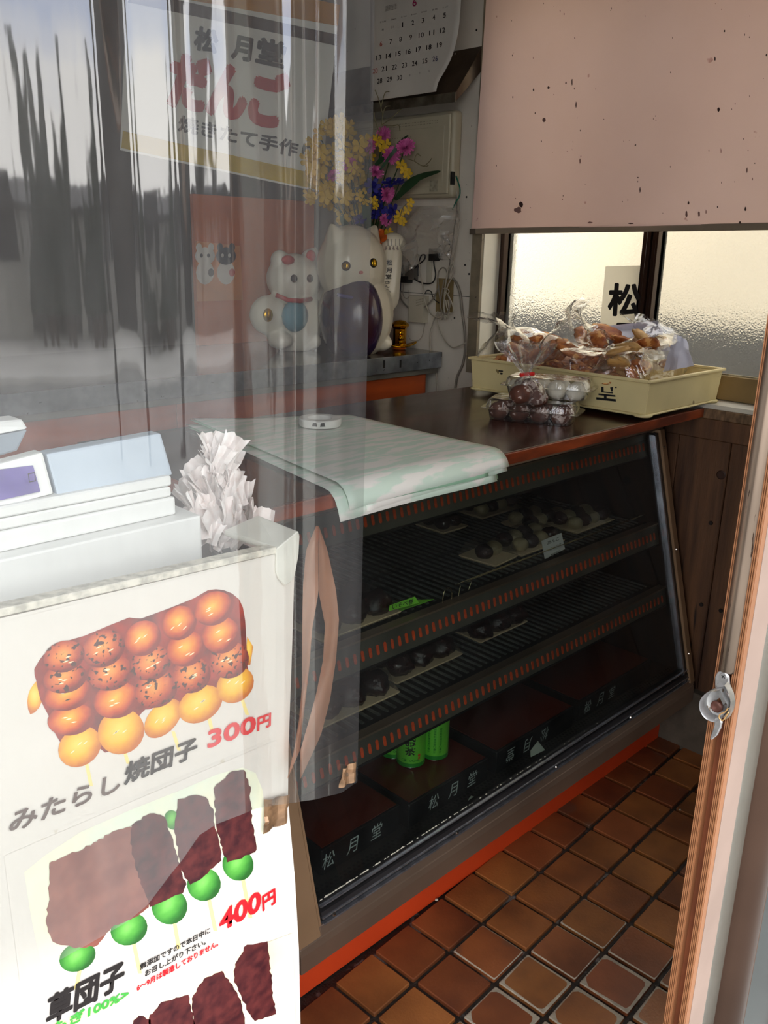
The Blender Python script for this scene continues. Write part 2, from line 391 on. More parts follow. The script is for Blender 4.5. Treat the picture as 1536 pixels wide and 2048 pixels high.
MB().box(XG+.010, XG+.014, yc-.005, yb+.005, zb-.01, 2.37).build('pane', fg, wn)
MB().box(XG+.016, XG+.020, ye-.005, yd+.005, zb-.01, 2.37).build('pane', fg, wn)
MB().box(XG+.004, XG+.012, ye, yd, zb-.002, zb+.004).build('sealant', mat('sealant', (196, 184, 150), .7, var=.3, vs=60, bump=.6, bs=150), wn)
# outdoors beyond the window: passage with a sunlit cream wall
struct(MB().box(2.61, 12, -1.0, 4.5, -.2, -.12).build('ground_2', mat('passage ground', (52, 54, 56), .9, var=.3, vs=3)))
struct(MB().box(3.7, 3.8, -.5, 4.2, 1.2, 3.4).build('wall_neighbour', mat('cream render', (226, 214, 184), .8, var=.08, vs=1)))
struct(MB().box(3.65, 3.8, -.5, 4.2, -.12, 1.2).build('wall_neighbour_base', mat('dark plinth', (44, 46, 48), .9, var=.4, vs=6)))
struct(MB().box(-30, 30, -11.4, -8.2, -.13, -.05).build('ground_3', mat('pale pavement', (214, 212, 206), .8, var=.1, vs=1.5)))
# street: road, far pavement and buildings
struct(MB().box(-30, 30, -26, .22, -.25, -.13).build('ground_1', mat('asphalt', (160, 160, 156), .85, var=.12, vs=2)))
hm = mat('grey house wall', (120, 120, 118), .8, var=.1); rm = mat('roof tiles', (52, 52, 54), .6, var=.1)
def house(x0, x1, y, h, rh, col, label):
    t = thing('house', label, 'building', ((x0+x1)/2, y-2.5, -.13))
    MB().box(x0, x1, y-5, y, -.13, h).build('wall', mat('house wall %d' % int(x0*10), col, .8, var=.1), t)
    MB().prism([(x0-.3, y+.3, h), (x1+.3, y+.3, h), ((x0+x1)/2, y+.3, h+rh)], (0, -5.6, 0)).build('roof', rm, t)
    for k in range(3):
        xx = lerp(x0, x1, (k+.5)/3); MB().box(xx-.4, xx+.4, y, y+.04, 1.0, 2.2).build('window', mat('far glass', (40, 44, 50), .2), t)
    return t
house(2.2, 5.6, -11.5, 1.7, .5, (172, 170, 162), 'low grey house with a gable roof across the street')
house(6.4, 9.6, -12, 1.8, .6, (150, 148, 142), 'grey house with a shallow gable across the street, right of the low one')
house(10.4, 17, -9.5, 6.2, 1.6, (70, 66, 62), 'tall dark unseen building added across the street to darken the curtain reflection')  # added to keep sky out of parts of the curtain's reflection
house(-7, 1.4, -11.5, 1.8, .6, (150, 148, 140), 'long pale house across the street, left of the low grey one')
def conifer(x, y, h, r, label):
    t = thing('conifer', label, 'tree', (x, y, -.13), 'conifers across the street'); random.seed(int(x*10))
    MB().tube([(x, y, -.13), (x, y, h*.5)], .09, 8).build('trunk', mat('bark', (60, 46, 36), .9), t)
    b = MB(); n_ = 26
    for i in range(n_):
        z = lerp(.5, h, i/n_); rr = r*(1-i/n_)+.04
        for j in range(9):
            a = 2*PI*(j+random.random()*.6)/9; d = Vector((math.cos(a), math.sin(a), -.35)); s_ = Vector((-math.sin(a), math.cos(a), 0)); c = Vector((x, y, z+.15))
            b.poly([c, c+d*rr*.7+s_*rr*.22, c+d*rr*random.uniform(.9, 1.15), c+d*rr*.7-s_*rr*.22])
    b.lathe([(r*.85, .4), (r*.5, h*.5), (.03, h+.1)], (x, y, 0), 12)
    b.build('foliage', mat('conifer green', (34, 48, 36), .8, var=.2), t, fixn=False)
conifer(5.5, -10.6, 3.9, .38, 'taller dark conical conifer across the street'); conifer(6.3, -10.6, 3.7, .36, 'dark conical conifer right of the taller one across the street')
pl_ = thing('utility_pole', 'tall dark utility pole at the far pavement', 'pole', (3.28, -4.6, -.13))
MB().lathe([(.12, -.13), (.09, 8.0)], (3.28, -4.6, 0), 16).build('pole', mat('pole dark', (58, 54, 50), .8), pl_, smooth=40)
MB().box(2.7, 3.9, -4.66, -4.54, 6.6, 6.72).build('crossarm', MATS['pole dark'], pl_)
# ================================================================== display case
G0, GK = .975, .26                       # slanted glass plane: y = G0 + GK*z
def gy(z, off=0): return G0+GK*z+off
CX0, CX1 = .832, 2.385
steel = mat('bronze steel', (150, 128, 110), .38, metal=.55, var=.22, vs=2.2, st=(1, 1, 1), rvar=.1)
steel_l = mat('brushed end post', (176, 142, 108), .42, metal=.45, var=.15, vs=4, rvar=.08)
blk = mat('black gasket', (14, 13, 13), .5, var=.1)
alu = mat('aluminium channel', (190, 192, 200), .25, metal=.85, var=.2, vs=9, st=(6, 1, 1))
dark_in = mat('dark case lining', (34, 31, 30), .55, var=.2, vs=3)
case = thing('display_case', 'long low refrigerated display case with slanted glass front and dark metal frame', 'display case', (1.6, 1.35, 0))
MB().box(.90, CX1, 1.128, 1.72, 0, .176).build('kick_board', mat('orange kick board', (226, 74, 30), .5, var=.06, vs=5, bump=.05), case)
MB().prism([(CX0, gy(.22), .175), (CX0, gy(.22), .217), (CX0, gy(.232), .232), (CX0, gy(.232)+.03, .232), (CX0, gy(.22)+.03, .175)], (CX1-CX0, 0, 0)).build('front_panel', steel, case, bevel=.002)
MB().box(CX0+.02, CX1-.02, gy(.19)+.03, 1.75, .1765, .19).build('bottom_plate', dark_in, case)
def slab(x0, x1, z0, z1, o0, o1):
    return MB().hexa([(x0, gy(z0, o0), z0), (x1, gy(z0, o0), z0), (x1, gy(z0, o1), z0), (x0, gy(z0, o1), z0), (x0, gy(z1, o0), z1), (x1, gy(z1, o0), z1), (x1, gy(z1, o1), z1), (x0, gy(z1, o1), z1)])
slab(CX0, CX0+.052, .2325, 1.04, 0, .03).build('end_post', steel_l, case, bevel=.0015, label='beige brown metal post at the near end')
slab(CX0+.052, CX0+.057, .245, 1.0, .001, .02).build('glazing_bead', steel_l, case)
slab(CX1-.028, CX1-.002, .245, 1.0, -.006, .02).build('end_post', steel_l, case, bevel=.0015, label='narrow brass-coloured metal post at the far end')
slab(CX1-.042, CX1-.028, .25, .99, .002, .02).build('glazing_bead', blk, case)
slab(CX1-.05, CX1-.042, .25, .985, .001, .02).build('glazing_bead', alu, case)
slab(CX0+.052, CX1, .2325, .252, 0, .03).build('bottom_rail', steel, case, bevel=.001)
slab(CX0+.05, CX1, 1.0, 1.044, .0, .03).build('top_rail', steel, case, bevel=.001)
# glazing channel: black rebate, two bright ridges, screws
slab(CX0+.057, CX1-.03, .252, .292, .004, .02).build('gasket', blk, case)
slab(CX0+.06, CX1-.03, .2525, .2555, -.004, .006).build('channel_ridge', alu, case)
slab(CX0+.06, CX1-.03, .264, .2665, -.004, .006).build('channel_ridge', alu, case)
slab(CX0+.06, CX1-.03, .2665, .276, -.001, .006).build('channel_ridge', mat('dull channel', (70, 68, 70), .4, metal=.6), case)
slab(CX0+.06, CX1-.03, .286, .2885, -.003, .006).build('channel_ridge', alu, case)
scr = mat('screw steel', (210, 208, 200), .2, metal=1)
sm_ = MB().lathe([(.0001, .0035), (.0025, .003), (.0042, 0)], (0, 0, 0), 8, axis=(0, -1, .26)).build('screw', scr, org=(0, 0, 0))
sms = sm_.data; bpy.data.objects.remove(sm_)
def screw(x, z, off=-.003):
    o = bpy.data.objects.new('screw', sms); C.objects.link(o); o.parent = case; o.location = Vector((x, gy(z, off), z))-ORG['display_case']
for q in ((665, 1827), (910, 1660), (1108, 1523), (1256, 1420)):
    p = at(*q, Y=G0, k=GK); screw(p.x, .262, -.005)
for q in ((1343, 890), (1358, 1096), (1376, 1308)):
    p = at(*q, Y=G0-.006, k=GK); screw(CX1-.02, p.z, -.007)
# ends, back and inside
def endp(x, m): return MB().prism([(x, gy(.2)+.006, .18), (x, gy(1.04)+.006, 1.04), (x, 1.75, 1.04), (x, 1.75, .18)], (.012, 0, 0)).build('end_panel', m, case)
endp(CX0+.001, mat('dark end metal', (66, 58, 52), .5, metal=.4, var=.2, vs=3)); endp(CX1-.013, dark_in)
MB().box(CX0+.01, CX1-.01, 1.735, 1.75, .19, 1.04).build('back_panel', dark_in, case)
MB().box(CX0+.02, CX1-.02, 1.24, 1.73, 1.03, 1.044).build('top_plate', dark_in, case)
# perforated deck: plate with rows of holes as one joined part
deck_m = mat('perforated deck', (58, 56, 52), .45, metal=.5, var=.2)
MB().box(CX0+.06, CX1-.03, gy(.28, .015), 1.73, .262, .274).build('deck', deck_m, case)
b = MB()
for i in range(118):
    for j in range(5):
        x = .905+i*.0125+(j % 2)*.006; y = 1.066+j*.0095
        b.lathe([(.0038, .2745), (.0001, .2746)], (x, y, 0), 6)
b.build('perforation', mat('hole shadow', (6, 6, 6), .9), case, kind='stuff')
rib_m = mat('shelf rib', (130, 134, 130), .35, metal=.6, var=.3, vs=20)
shelf_m = mat('shelf pan', (40, 40, 38), .5, metal=.4, var=.2)
lip_m = mat('shelf lip', (112, 110, 100), .42, metal=.45, var=.15, vs=6)
slot_m = mat('orange slot', (226, 88, 44), .45, var=.15, vs=60)
rb = bpy.data.meshes.new('rib'); bb = bmesh.new()
for s0 in (0,):
    P = [(-.004, 0), (-.0025, .0035), (.0025, .0035), (.004, 0)]
    A = [bb.verts.new((x, 0, z)) for x, z in P]; B2 = [bb.verts.new((x, 1, z)) for x, z in P]
    for i in range(3): bb.faces.new([A[i], A[i+1], B2[i+1], B2[i]])
    bb.faces.new(A[::-1]); bb.faces.new(B2)
bb.to_mesh(rb); bb.free(); rb.materials.append(rib_m)
# one capsule-shaped slot mesh in the glass-parallel plane
sb = MB()
cap = [((.0038)*math.cos(a)+0, .0075+(.0038)*math.sin(a)) for a in [PI*i/4 for i in range(5)]]+[((.0038)*math.cos(a), -.0075+(.0038)*math.sin(a)) for a in [PI+PI*i/4 for i in range(5)]]
nG = Vector((0, -1, GK)).normalized(); upG = Vector((0, GK, 1)).normalized()
sb.prism([Vector((1, 0, 0))*a*1.0+upG*b_ for a, b_ in cap], nG*.0016)
so = sb.build('slot', slot_m, org=(0, 0, 0)); slm = so.data; bpy.data.objects.remove(so)
cnt = 0
for k, (z0, z1, zc, zs) in enumerate(((.922, .985, .951, None), (.664, .722, .691, .722), (.482, .532, .505, .532))):
    slab(CX0+.06, CX1-.05, z0, z1, .030, .036).build('shelf_lip', lip_m, case, bevel=.001)
    slab(CX0+.06, CX1-.05, z1, z1+.004, .026, .05).build('lip_edge', steel, case)
    slab(CX0+.06, CX1-.05, z0-.003, z0+.001, .028, .045).build('lip_edge', blk, case)
    x = .905
    while x < CX1-.07:
        o = bpy.data.objects.new('slot', slm); C.objects.link(o); o.parent = case
        o.location = Vector((x, gy(zc, .0295), zc))-ORG['display_case']; x += .0216
    if zs:
        MB().box(CX0+.06, CX1-.05, gy(zs, .05), 1.71, zs-.012, zs-.004).build('shelf_pan', shelf_m, case)
        x = .91
        while x < CX1-.07:
            o = bpy.data.objects.new('rib', rb); C.objects.link(o); o.parent = case
            o.location = Vector((x, gy(zs, .075), zs-.004))-ORG['display_case']; o.scale = (1, 1.70-gy(zs, .075), 1); x += .0245
glassm = film('case glass', tint=(226, 230, 228), haze=.004, refl=.45, rough=.01, hazevar=.012, translucent=True)
slab(CX0+.055, CX1-.03, .28, .998, .0105, .0125).build('glass', glassm, case)
# dried white sealant along the bottom of the glass
b = MB(); random.seed(3)
x = .895
while x < 2.0:
    t_ = (x-.895)/1.1; r = random.uniform(.001, .0042)*(1-.5*t_)
    if random.random() < 1-.75*t_: b.ell((x, gy(.287+r*.5, .0085), .289+r*.6), (r*1.2+.001, .0015, r), 6, 4)
    x += .0042
b.build('sealant_crumbs', mat('white sealant', (214, 208, 190), .8), case, kind='stuff')
# scraps stuck inside the glass
p = at(1078, 1502, Y=G0-.0+.02, k=GK)
def onG(px, py, off=.016): return at(px, py, Y=G0+off, k=GK)
tag(MB().prism([onG(1076, 1482), onG(1090, 1500), onG(1062, 1514), onG(1061, 1502)], (0, .0008, 0)).build('paper_scrap', mat('scrap', (196, 204, 190), .8)), 'small torn triangular white scrap leaning inside the bottom of the case glass', 'paper')
tag(MB().ell(onG(942, 1598, .03), (.009, .004, .0075), 8, 5, nz=.5, seed=4).build('dried_crumb', mat('scrap', ()) if 0 else MATS['scrap']), 'small white dried crumb lying beside the lower front glass', 'crumb')
# ------------------------------------------------------------------ counter top
cwood = mat('dark lacquered counter', (78, 42, 30), .22, var=.4, vs=3.2, st=(.5, 5, 5), col2=(34, 18, 14), coat=.2, rvar=.08, spots=(9, .66, (112, 66, 50)))
edge = mat('orange wood edge', (158, 70, 32), .4, var=.3, vs=6, st=(1, 4, 4), col2=(92, 38, 20))
ct = thing('counter_top', 'dark brown lacquered wooden worktop with orange-brown edge over the display case', 'worktop', (1.6, 1.45, 1.045))
MB().box(CX0, XW, 1.135, 1.80, 1.0475, 1.0745).build('top_board', cwood, ct, bevel=.001)
MB().box(CX0+.001, XW, 1.1275, 1.1345, 1.0478, 1.0735).build('front_edge', edge, ct, bevel=.001, label='orange-brown front edge')
MB().box(CX0-.006, CX0-.0005, 1.128, 1.80, 1.0478, 1.0735).build('end_edge', edge, ct, bevel=.001, label='orange-brown end edge')
# ------------------------------------------------------------------ black lacquer boards with the shop name on the deck
lac = mat('maroon lacquer', (92, 34, 22), .35, var=.12, vs=3, spec=.35); lacb = mat('black lacquer', (20, 22, 24), .35, var=.1)
sil = mat('silver paint', (190, 200, 196), .5, var=.05)
boxes = [(.958, 1.182, 1.122, 'lacquer box with maroon top at the near end of the case floor', 0),
         (1.196, 1.468, 1.108, 'lacquer box with maroon top that carries the green tea cans', 0),
         (1.50, 1.83, 1.108, 'lacquer box with maroon top and upside-down lettering on the case floor', 1),
         (1.86, 2.24, 1.112, 'lacquer box with maroon top at the far dark end of the case floor', 0)]
ctr = [[(657, 1712), (705, 1690), (753, 1658)], [(867, 1610), (906, 1588), (944, 1562)], [(1020, 1520), (1055, 1497), (1088, 1476)], [(1174, 1425), (1199, 1412), (1222, 1396)]]
for (x0, x1, y, lb, up), cc in zip(boxes, ctr):
    t = thing('lacquer_box', lb, 'box', ((x0+x1)/2, y+.18, .275), group='lacquer boxes on the case floor')
    H_ = .062
    MB().box(x0, x1, y, y+.36, .275, .275+H_).build('body', lacb, t, bevel=.002)
    MB().box(x0+.006, x1-.006, y+.006, y+.354, .275+H_+.0003, .275+H_+.002).build('lid_panel', lac, t)
    chars = '松月堂'
    for ch, q in zip(chars if not up else '堂月松', cc):
        p = at(*q, Y=y); w2 = .017
        a, c_ = Vector((p.x-w2, y, .289)), Vector((p.x+w2, y, .289))
        if up: a, c_ = Vector((p.x+w2, y, .324)), Vector((p.x-w2, y, .324))
        o = txt(ch, a, c_, .035 if not up else .035, NY, sil, t, bold=.0, ext=.0005, shear=.15)
# ------------------------------------------------------------------ trays of sweets
def blank(name, label, cat, loc, group=None):
    t = thing(name, label, cat, loc, group); return t
tray_m = mat('cream foam tray', (236, 208, 168), .6, var=.08)
lidm = film('clear tray lid', haze=.03, refl=.9, rough=.05, bump=.15, bs=60)
bean = mat('bean paste', (54, 28, 26), .26, var=.35, vs=70, bump=.7, bs=130, spec=.6, col2=(26, 12, 12)); cre = mat('pale mochi', (176, 158, 120), .45, var=.1, vs=30)
def pack_proto(W, D, hl):
    t = thing('sweets_tray', 'x', 'tray', (0, 0, -5))
    ORG[t.name] = Vector((0, 0, 0))
    MB().hexa([(-W/2+.008, -D/2+.008, 0), (W/2-.008, -D/2+.008, 0), (W/2-.008, D/2-.008, 0), (-W/2+.008, D/2-.008, 0), (-W/2, -D/2, .009), (W/2, -D/2, .009), (W/2, D/2, .009), (-W/2, D/2, .009)]).build('tray', tray_m, t, bevel=.002)
    if hl:
        b = MB(); P = lambda s, z: [(-W/2*s+.002, -D/2*s+.002, z), (W/2*s-.002, -D/2*s+.002, z), (W/2*s-.002, D/2*s-.002, z), (-W/2*s+.002, D/2*s-.002, z)]
        A, B2, C2 = P(1, .0095), P(.9, .03), P(.8, hl)
        for U, V in ((A, B2), (B2, C2)):
            for i in range(4): b.poly([U[i], U[(i+1) % 4], V[(i+1) % 4], V[i]])
        b.poly(C2); bmesh.ops.remove_doubles(b.b, verts=b.b.verts, dist=1e-5); b.build('lid', lidm, t)
    return t
P1 = pack_proto(.20, .12, .045); P2 = pack_proto(.235, .14, .062); P3 = pack_proto(.11, .12, .045)
bd = MB().ell((0, 0, .020), (.0245, .0245, .020), 14, 10, nz=.12).build('bean_dango', bean, smooth=True, org=(0, 0, 0)); cd = MB().ell((0, 0, .019), (.0235, .0235, .019), 14, 10).build('mochi_dango', cre, smooth=True, org=(0, 0, 0))
oh = MB().ell((0, 0, .0255), (.037, .033, .0265), 16, 12, nz=.3, seed=2).build('bean_rice_cake', bean, smooth=True, org=(0, 0, 0))
used = {}
def place(proto, loc, rz, label, group, cat=None, first_ok=True):
    if not used.get(proto.name):
        used[proto.name] = 1; r = proto; r.location = loc; r.rotation_euler = (0, 0, rz)
        r['label'] = label
        if group: r['group'] = group
    else: r = dup(proto, loc, rz, label, group)
    if cat: r['category'] = cat
    return r
def pos_(i, j, cols, rows):
    c = {1: ['only'], 2: ['left', 'right'], 3: ['left', 'middle', 'right'], 4: ['leftmost', 'second from left', 'third from left', 'rightmost']}[cols][i]
    return c if rows == 1 else c+(' of the front row' if j == 0 else ' of the back row')
def fill(proto, x, y, z, rz, label, kinds, sweet, rows=2, cols=4, W=.20, D=.12):
    r = place(proto, (x, y, z), rz, label, 'trays of sweets in the display case')
    for i in range(cols):
        for j in range(rows):
            k = kinds[(i+j) % len(kinds)]
            lx, ly = (i-(cols-1)/2)*(W-.02)/cols, (j-(rows-1)/2)*(D-.015)/rows
            cx_, sx_ = math.cos(rz), math.sin(rz)
            pr_ = {'b': bd, 'c': cd, 'o': oh}[k]
            nm = {'b': 'dark dango', 'c': 'pale dango', 'o': 'dark rice cake'}[k]
            place(pr_, (x+lx*cx_-ly*sx_, y+lx*sx_+ly*cx_, z+.0045), random.uniform(0, 6), nm+' '+sweet+', '+pos_(i, j, cols, rows), 'sweets '+sweet, 'sweet')
z1, z2 = .7225, .5325
random.seed(8)
for q, rz, pr_, lb, kd, sw, co, ro in (
    ((1055, 1118), 0, P1, 'tray of dark and pale dango behind the white price card', 'cb', 'in the tray behind the price card', 4, 2),
    ((1165, 1072), 0.0, P1, 'tray of dark and pale dango at the far end of the upper shelf', 'cb', 'in the far upper tray', 4, 2),
    ((975, 1042), 0, P1, 'clear-lidded tray of dango at the back of the upper shelf', 'cb', 'in the back upper tray', 4, 2),
    ((895, 1073), 0, P3, 'small tray of bean sweets, leftmost at the back of the upper shelf', 'b', 'in the small back tray', 2, 2),
    ((995, 1140), .1, P3, 'small tray with one dark and pale sweet close to the upper wire rail', 'bc', 'close to the upper wire rail', 2, 1),
    ((1075, 1070), 0, P1, 'tray of dark and pale dango in the middle of the upper shelf', 'bc', 'in the middle upper tray', 4, 2)):
    p = at(*q, Z=z1)
    W_ = .20 if pr_ is P1 else .11
    fill(pr_, p.x+W_/2*.9, p.y+.07, z1, rz, lb, kd, sw, ro, co, W_)
for q, x1, pr_, lb, sw, W_ in (((800, 1375), 0, P2, 'tray of big bean rice cakes in the middle of the lower shelf', 'in the middle tray', .235), ((650, 1465), 0, P2, 'tray of big bean rice cakes at the near end of the lower shelf', 'in the near lower tray', .235),
                              ((965, 1298), 0, P1, 'clear-lidded tray of bean rice cakes at the right of the lower shelf', 'in the right lower tray', .235)):
    p = at(*q, Z=z2)
    fill(pr_, p.x+W_/2-.005, p.y+.075, z2, 0, lb, 'o', sw, 2, 3, W_, .14)
p = at(640, 1290, Z=z1); fill(P2, p.x+.117, p.y+.065, z1, 0, 'tray of big bean rice cakes at the near end of the upper shelf', 'o', 'in the near upper tray', 2, 3, .235, .14)
for o in (P1, P2, P3, bd, cd, oh):
    assert used.get(o.name)
# cards
card = mat('white card', (225, 225, 220), .6, var=.03); lime = mat('lime card', (140, 232, 66), .5, var=.05); ink = mat('black ink', (16, 15, 15), .6, var=0); red = mat('red ink', (222, 30, 40), .55, var=.05)
yc_ = gy(z1, .05)
pc = thing('price_card', 'white handwritten price card standing behind the upper wire rail', 'card', at(1108, 1115, Y=yc_))
cp = [at(*q, Y=yc_) for q in ((1090, 1118), (1130, 1098), (1123, 1066), (1083, 1082))]
MB().prism(cp, (0, .001, 0)).build('card', card, pc)
for s, a, c_, h in (('あんこ', (1094, 1090), (1118, 1080), .010), ('ミックス', (1100, 1101), (1122, 1091), .008), ('400円', (1101, 1113), (1119, 1105), .007)): txt(s, at(*a, Y=yc_), at(*c_, Y=yc_), h, NY, ink, pc, bold=.01)
gc = thing('green_card', 'lime green handwritten card lying folded beside the near upper tray', 'card', at(820, 1210, Z=z1))
MB().prism([at(*q, Y=gy(z1, .06)) for q in ((778, 1222), (838, 1206), (830, 1193), (780, 1211))], (0, .001, 0)).build('card', lime, gc)
MB().prism([at(*q, Z=z1+.004) for q in ((778, 1222), (790, 1226), (868, 1199), (838, 1200))], (0, 0, .001)).build('card_flap', lime, gc)
txt('いそべ巻', at(784, 1219, Y=gy(z1, .058)), at(826, 1207, Y=gy(z1, .058)), .012, NY, ink, gc, bold=.01)
# wire rail on the upper shelf
wire = mat('brass wire', (190, 176, 140), .25, metal=1)
wr = thing('wire_rail', 'thin brass wire guard along the front of the upper shelf', 'wire rail', (1.7, gy(z1, .048), z1))
yw = gy(z1, .048)
def wl(*pp): return [at(*q, Y=yw) for q in pp]
def wtube(pts, nm='wire'): MB().tube(smoothpath(pts, 5), .0012, 6).build(nm, wire, wr, smooth=True)
wtube([Vector((1.395, yw, z1)), Vector((1.398, yw, z1+.026)), Vector((1.410, yw, z1+.034)), Vector((1.424, yw, z1+.026)), Vector((1.427, yw, z1))])
wtube([Vector((1.45, yw, z1)), Vector((1.456, yw, z1+.028)), Vector((1.475, yw, z1+.036)), Vector((1.9, yw, z1+.036)), Vector((2.30, yw, z1+.036))])
wtube([Vector((1.50, yw+.012, z1)), Vector((1.51, yw+.012, z1+.02)), Vector((1.53, yw+.012, z1+.026)), Vector((2.0, yw+.012, z1+.026)), Vector((2.30, yw+.012, z1+.026))])
for q_, r_, lb_ in (((1278, 1486), .007, 'small shiny white crumb on the floor where the orange kick board ends'), ((873, 1800), .004, 'tiny white crumb on the tiles beside the orange kick board'), ((1360, 1620), .003, 'tiny pale crumb on the dark tiles left of the door edge')):
    p = at(*q_, Z=.006)
    tag(MB().ell(p+Vector((0, 0, r_*.3)), (r_*1.3, r_, r_*.45), 8, 5, nz=.4, seed=3).build('crumb', MATS['scrap'], smooth=True), lb_, 'crumb')
# tea cans
canm = mat('green can paint', (116, 218, 66), .3, metal=.25, var=.05); cang = mat('dark green can band', (44, 158, 52), .3, metal=.25); canr = mat('can rim', (190, 200, 190), .25, metal=1)
def can(x, y, z, rot, label, first=[None]):
    t = thing('tea_can', label, 'drink can', (x, y, z), 'green tea cans in the case'); r = .0335
    MB().lathe([(r-.006, .0), (r-.002, .003), (r-.0005, .006)], (x, y, z), 24).build('base_rim', canr, t, smooth=True)
    MB().lathe([(r, .006), (r, .0165)], (x, y, z), 28).build('band', cang, t, smooth=40)
    MB().lathe([(r, .0165), (r, .122), (r-.004, .13)], (x, y, z), 28).build('can_body', canm, t, smooth=40)
    MB().lathe([(r-.004, .130), (r-.003, .133), (r-.006, .133), (r-.007, .131), (.001, .131)], (x, y, z), 24).build('can_lid', canr, t, smooth=30)
    def wrap(s, a0, zz, wid, h, m, vertical=True, bold=.02):
        n_ = len(s)
        for i, ch in enumerate(s):
            if vertical: pz, pa = zz-i*h*1.12, 0
            else: pz, pa = zz, (i-(n_-1)/2)*wid*1.05
            o = txt(ch, (pa-wid/2, 0, pz), (pa+wid/2, 0, pz), h, NY, m, t, bold=bold, org=(0, 0, 0))
            if not o: continue
            org = ORG['tea_can'] if t.name == 'tea_can' else ORG[t.name]
            for v in o.data.vertices:
                wx = v.co.x+org.x; wz = v.co.z+org.z; a = a0+wx/r
                v.co = Vector((r*1.006*math.sin(a), -r*1.006*math.cos(a), wz))+Vector((x, y, z))-org
    return t, wrap
ztc = .339
for (q, lb, kind) in (((821, 1524), 'green tea can standing in front, its large lettering towards the street', 0), ((786, 1506), 'green tea can mostly hidden behind the left of the front can', 1), ((868, 1509), 'green tea can with small print, standing right of the front can', 2)):
    p = at(*q, Z=ztc); t, wrap = can(p.x, p.y, ztc, 0, lb); a0 = math.atan2(-p.x, -p.y)
    fa = math.atan2(-p.x, p.y)      # bearing of the camera round the can
    if kind == 0:
        wrap('お〜い', fa-.02+.15, .085, .012, .010, ink); wrap('お茶', fa-.05, .062, .024, .021, ink, bold=.03)
        wrap('緑茶', fa+.62, .034, .007, .007, red); wrap('Oi Ocha', fa, .022, .006, .006, cang, vertical=False)
    elif kind == 1:
        wrap('お茶', fa-.0, .055, .024, .021, ink, bold=.03); wrap('Oi Ocha', fa+.1, .022, .006, .006, cang, vertical=False)
    else:
        for j in range(3): wrap('緑茶飲料清涼香り豊か', fa-.4+j*.42, .085, .006, .006, cang)
# ================================================================== price board at the street side of the counter
PY = .78
wpan = mat('white laminate board', (226, 220, 212), .5, var=.05, vs=4, spots=(30, .7, (206, 196, 180)))
paper = mat('poster paper', (226, 220, 212), .35, var=.02, vs=3, spec=.4)
pad = thing('price_board', 'white laminated board with dango posters, wrapped in clear sheet, at the street side', 'board', (.3, PY+.05, 0))
re_ = [at(*q, Y=PY) for q in ((590, 1108), (584, 1300), (577, 1500), (576, 1600), (590, 1760), (598, 1900), (601, 2048))]
re_.append(Vector((re_[-1].x, PY, .0)))
tl = at(-300, 1308, Y=PY)
pts = [Vector((tl.x, PY, 0)), at(-300, 1303, Y=PY), at(0, 1237, Y=PY), at(555, 1107, Y=PY)]+re_
MB().prism(pts, (0, .012, 0)).build('board', wpan, pad)
_a, _b = at(-300, 1303, Y=PY), at(588, 1099, Y=PY); _u = Vector((0, 0, .0085)); _g = Vector((0, 0, .0004))
MB().hexa([_a+_g+Vector((0, -.002, 0)), _b+_g+Vector((0, -.002, 0)), _b+_g+Vector((0, .016, 0)), _a+_g+Vector((0, .016, 0)), _a+_u+Vector((0, -.002, 0)), _b+_u+Vector((0, -.002, 0)), _b+_u+Vector((0, .016, 0)), _a+_u+Vector((0, .016, 0))]).build('top_trim', mat('yellowed board edge', (226, 220, 206), .6, var=.2, vs=90), pad, bevel=.001)
MB().box(tl.x, .575, PY+.013, .97, 0, .93).build('box_body', wpan, pad)
tapey = mat('yellowed tape', (222, 204, 158), .45, var=.2, vs=40)
capm = mat('white plastic wrap tape', (226, 224, 214), .35, var=.06, vs=20)
cpx = [(555, 1100), (572, 1052), (590, 1056), (600, 1068), (600, 1100), (590, 1150), (585, 1162), (570, 1170), (560, 1160), (553, 1148)]
P = [at(*q, Y=PY-.004) for q in ((553, 1098), (597, 1062), (600, 1072), (598, 1110), (590, 1152), (583, 1164), (570, 1172), (558, 1158), (553, 1145))]
MB().prism(P, (0, .004, 0)).build('corner_wrap', capm, pad, bevel=.001)
a, b_, c_, d_ = at(553, 1098, Y=PY-.004), at(597, 1062, Y=PY-.004), None, None
MB().hexa([a+Vector((0, 0, -.006)), b_+Vector((0, 0, -.006)), Vector((b_.x+.01, PY+.09, b_.z-.012)), Vector((a.x-.01, PY+.09, a.z-.006)),
           a, b_, Vector((b_.x+.01, PY+.09, b_.z-.004)), Vector((a.x-.01, PY+.09, a.z+.002))]).build('corner_wrap', capm, pad, bevel=.003, seg=2)
def flat(pxs, off, m, name, parent, smooth_n=0):
    P = [at(*q, Y=PY-off) for q in pxs]
    if smooth_n: P = smoothpath(P+[P[0]], smooth_n)[:-1]
    return MB().poly(P).build(name, m, parent, fixn=False)
def oval(cx, cy, rx, ry, deg, off, m, name, parent, n_=20, wob=0):
    a_ = math.radians(deg); pts = []
    for i in range(n_):
        q = 2*PI*i/n_; r_ = 1+wob*random.uniform(-1, 1); x, y = rx*math.cos(q)*r_, ry*math.sin(q)*r_
        pts.append((cx+x*math.cos(a_)-y*math.sin(a_), cy+x*math.sin(a_)+y*math.cos(a_)))
    return flat(pts, off, m, name, parent)
def ptxt(s, A, B_, hpx, m, parent, off=.0022, bold=.02, shear=0):
    p0, p1 = at(*A, Y=PY-off), at(*B_, Y=PY-off); h = (at(A[0], A[1]-hpx, Y=PY-off)-p0).length
    return txt(s, p0, p1, h, NY, m, parent, bold=bold, ext=0, shear=shear)
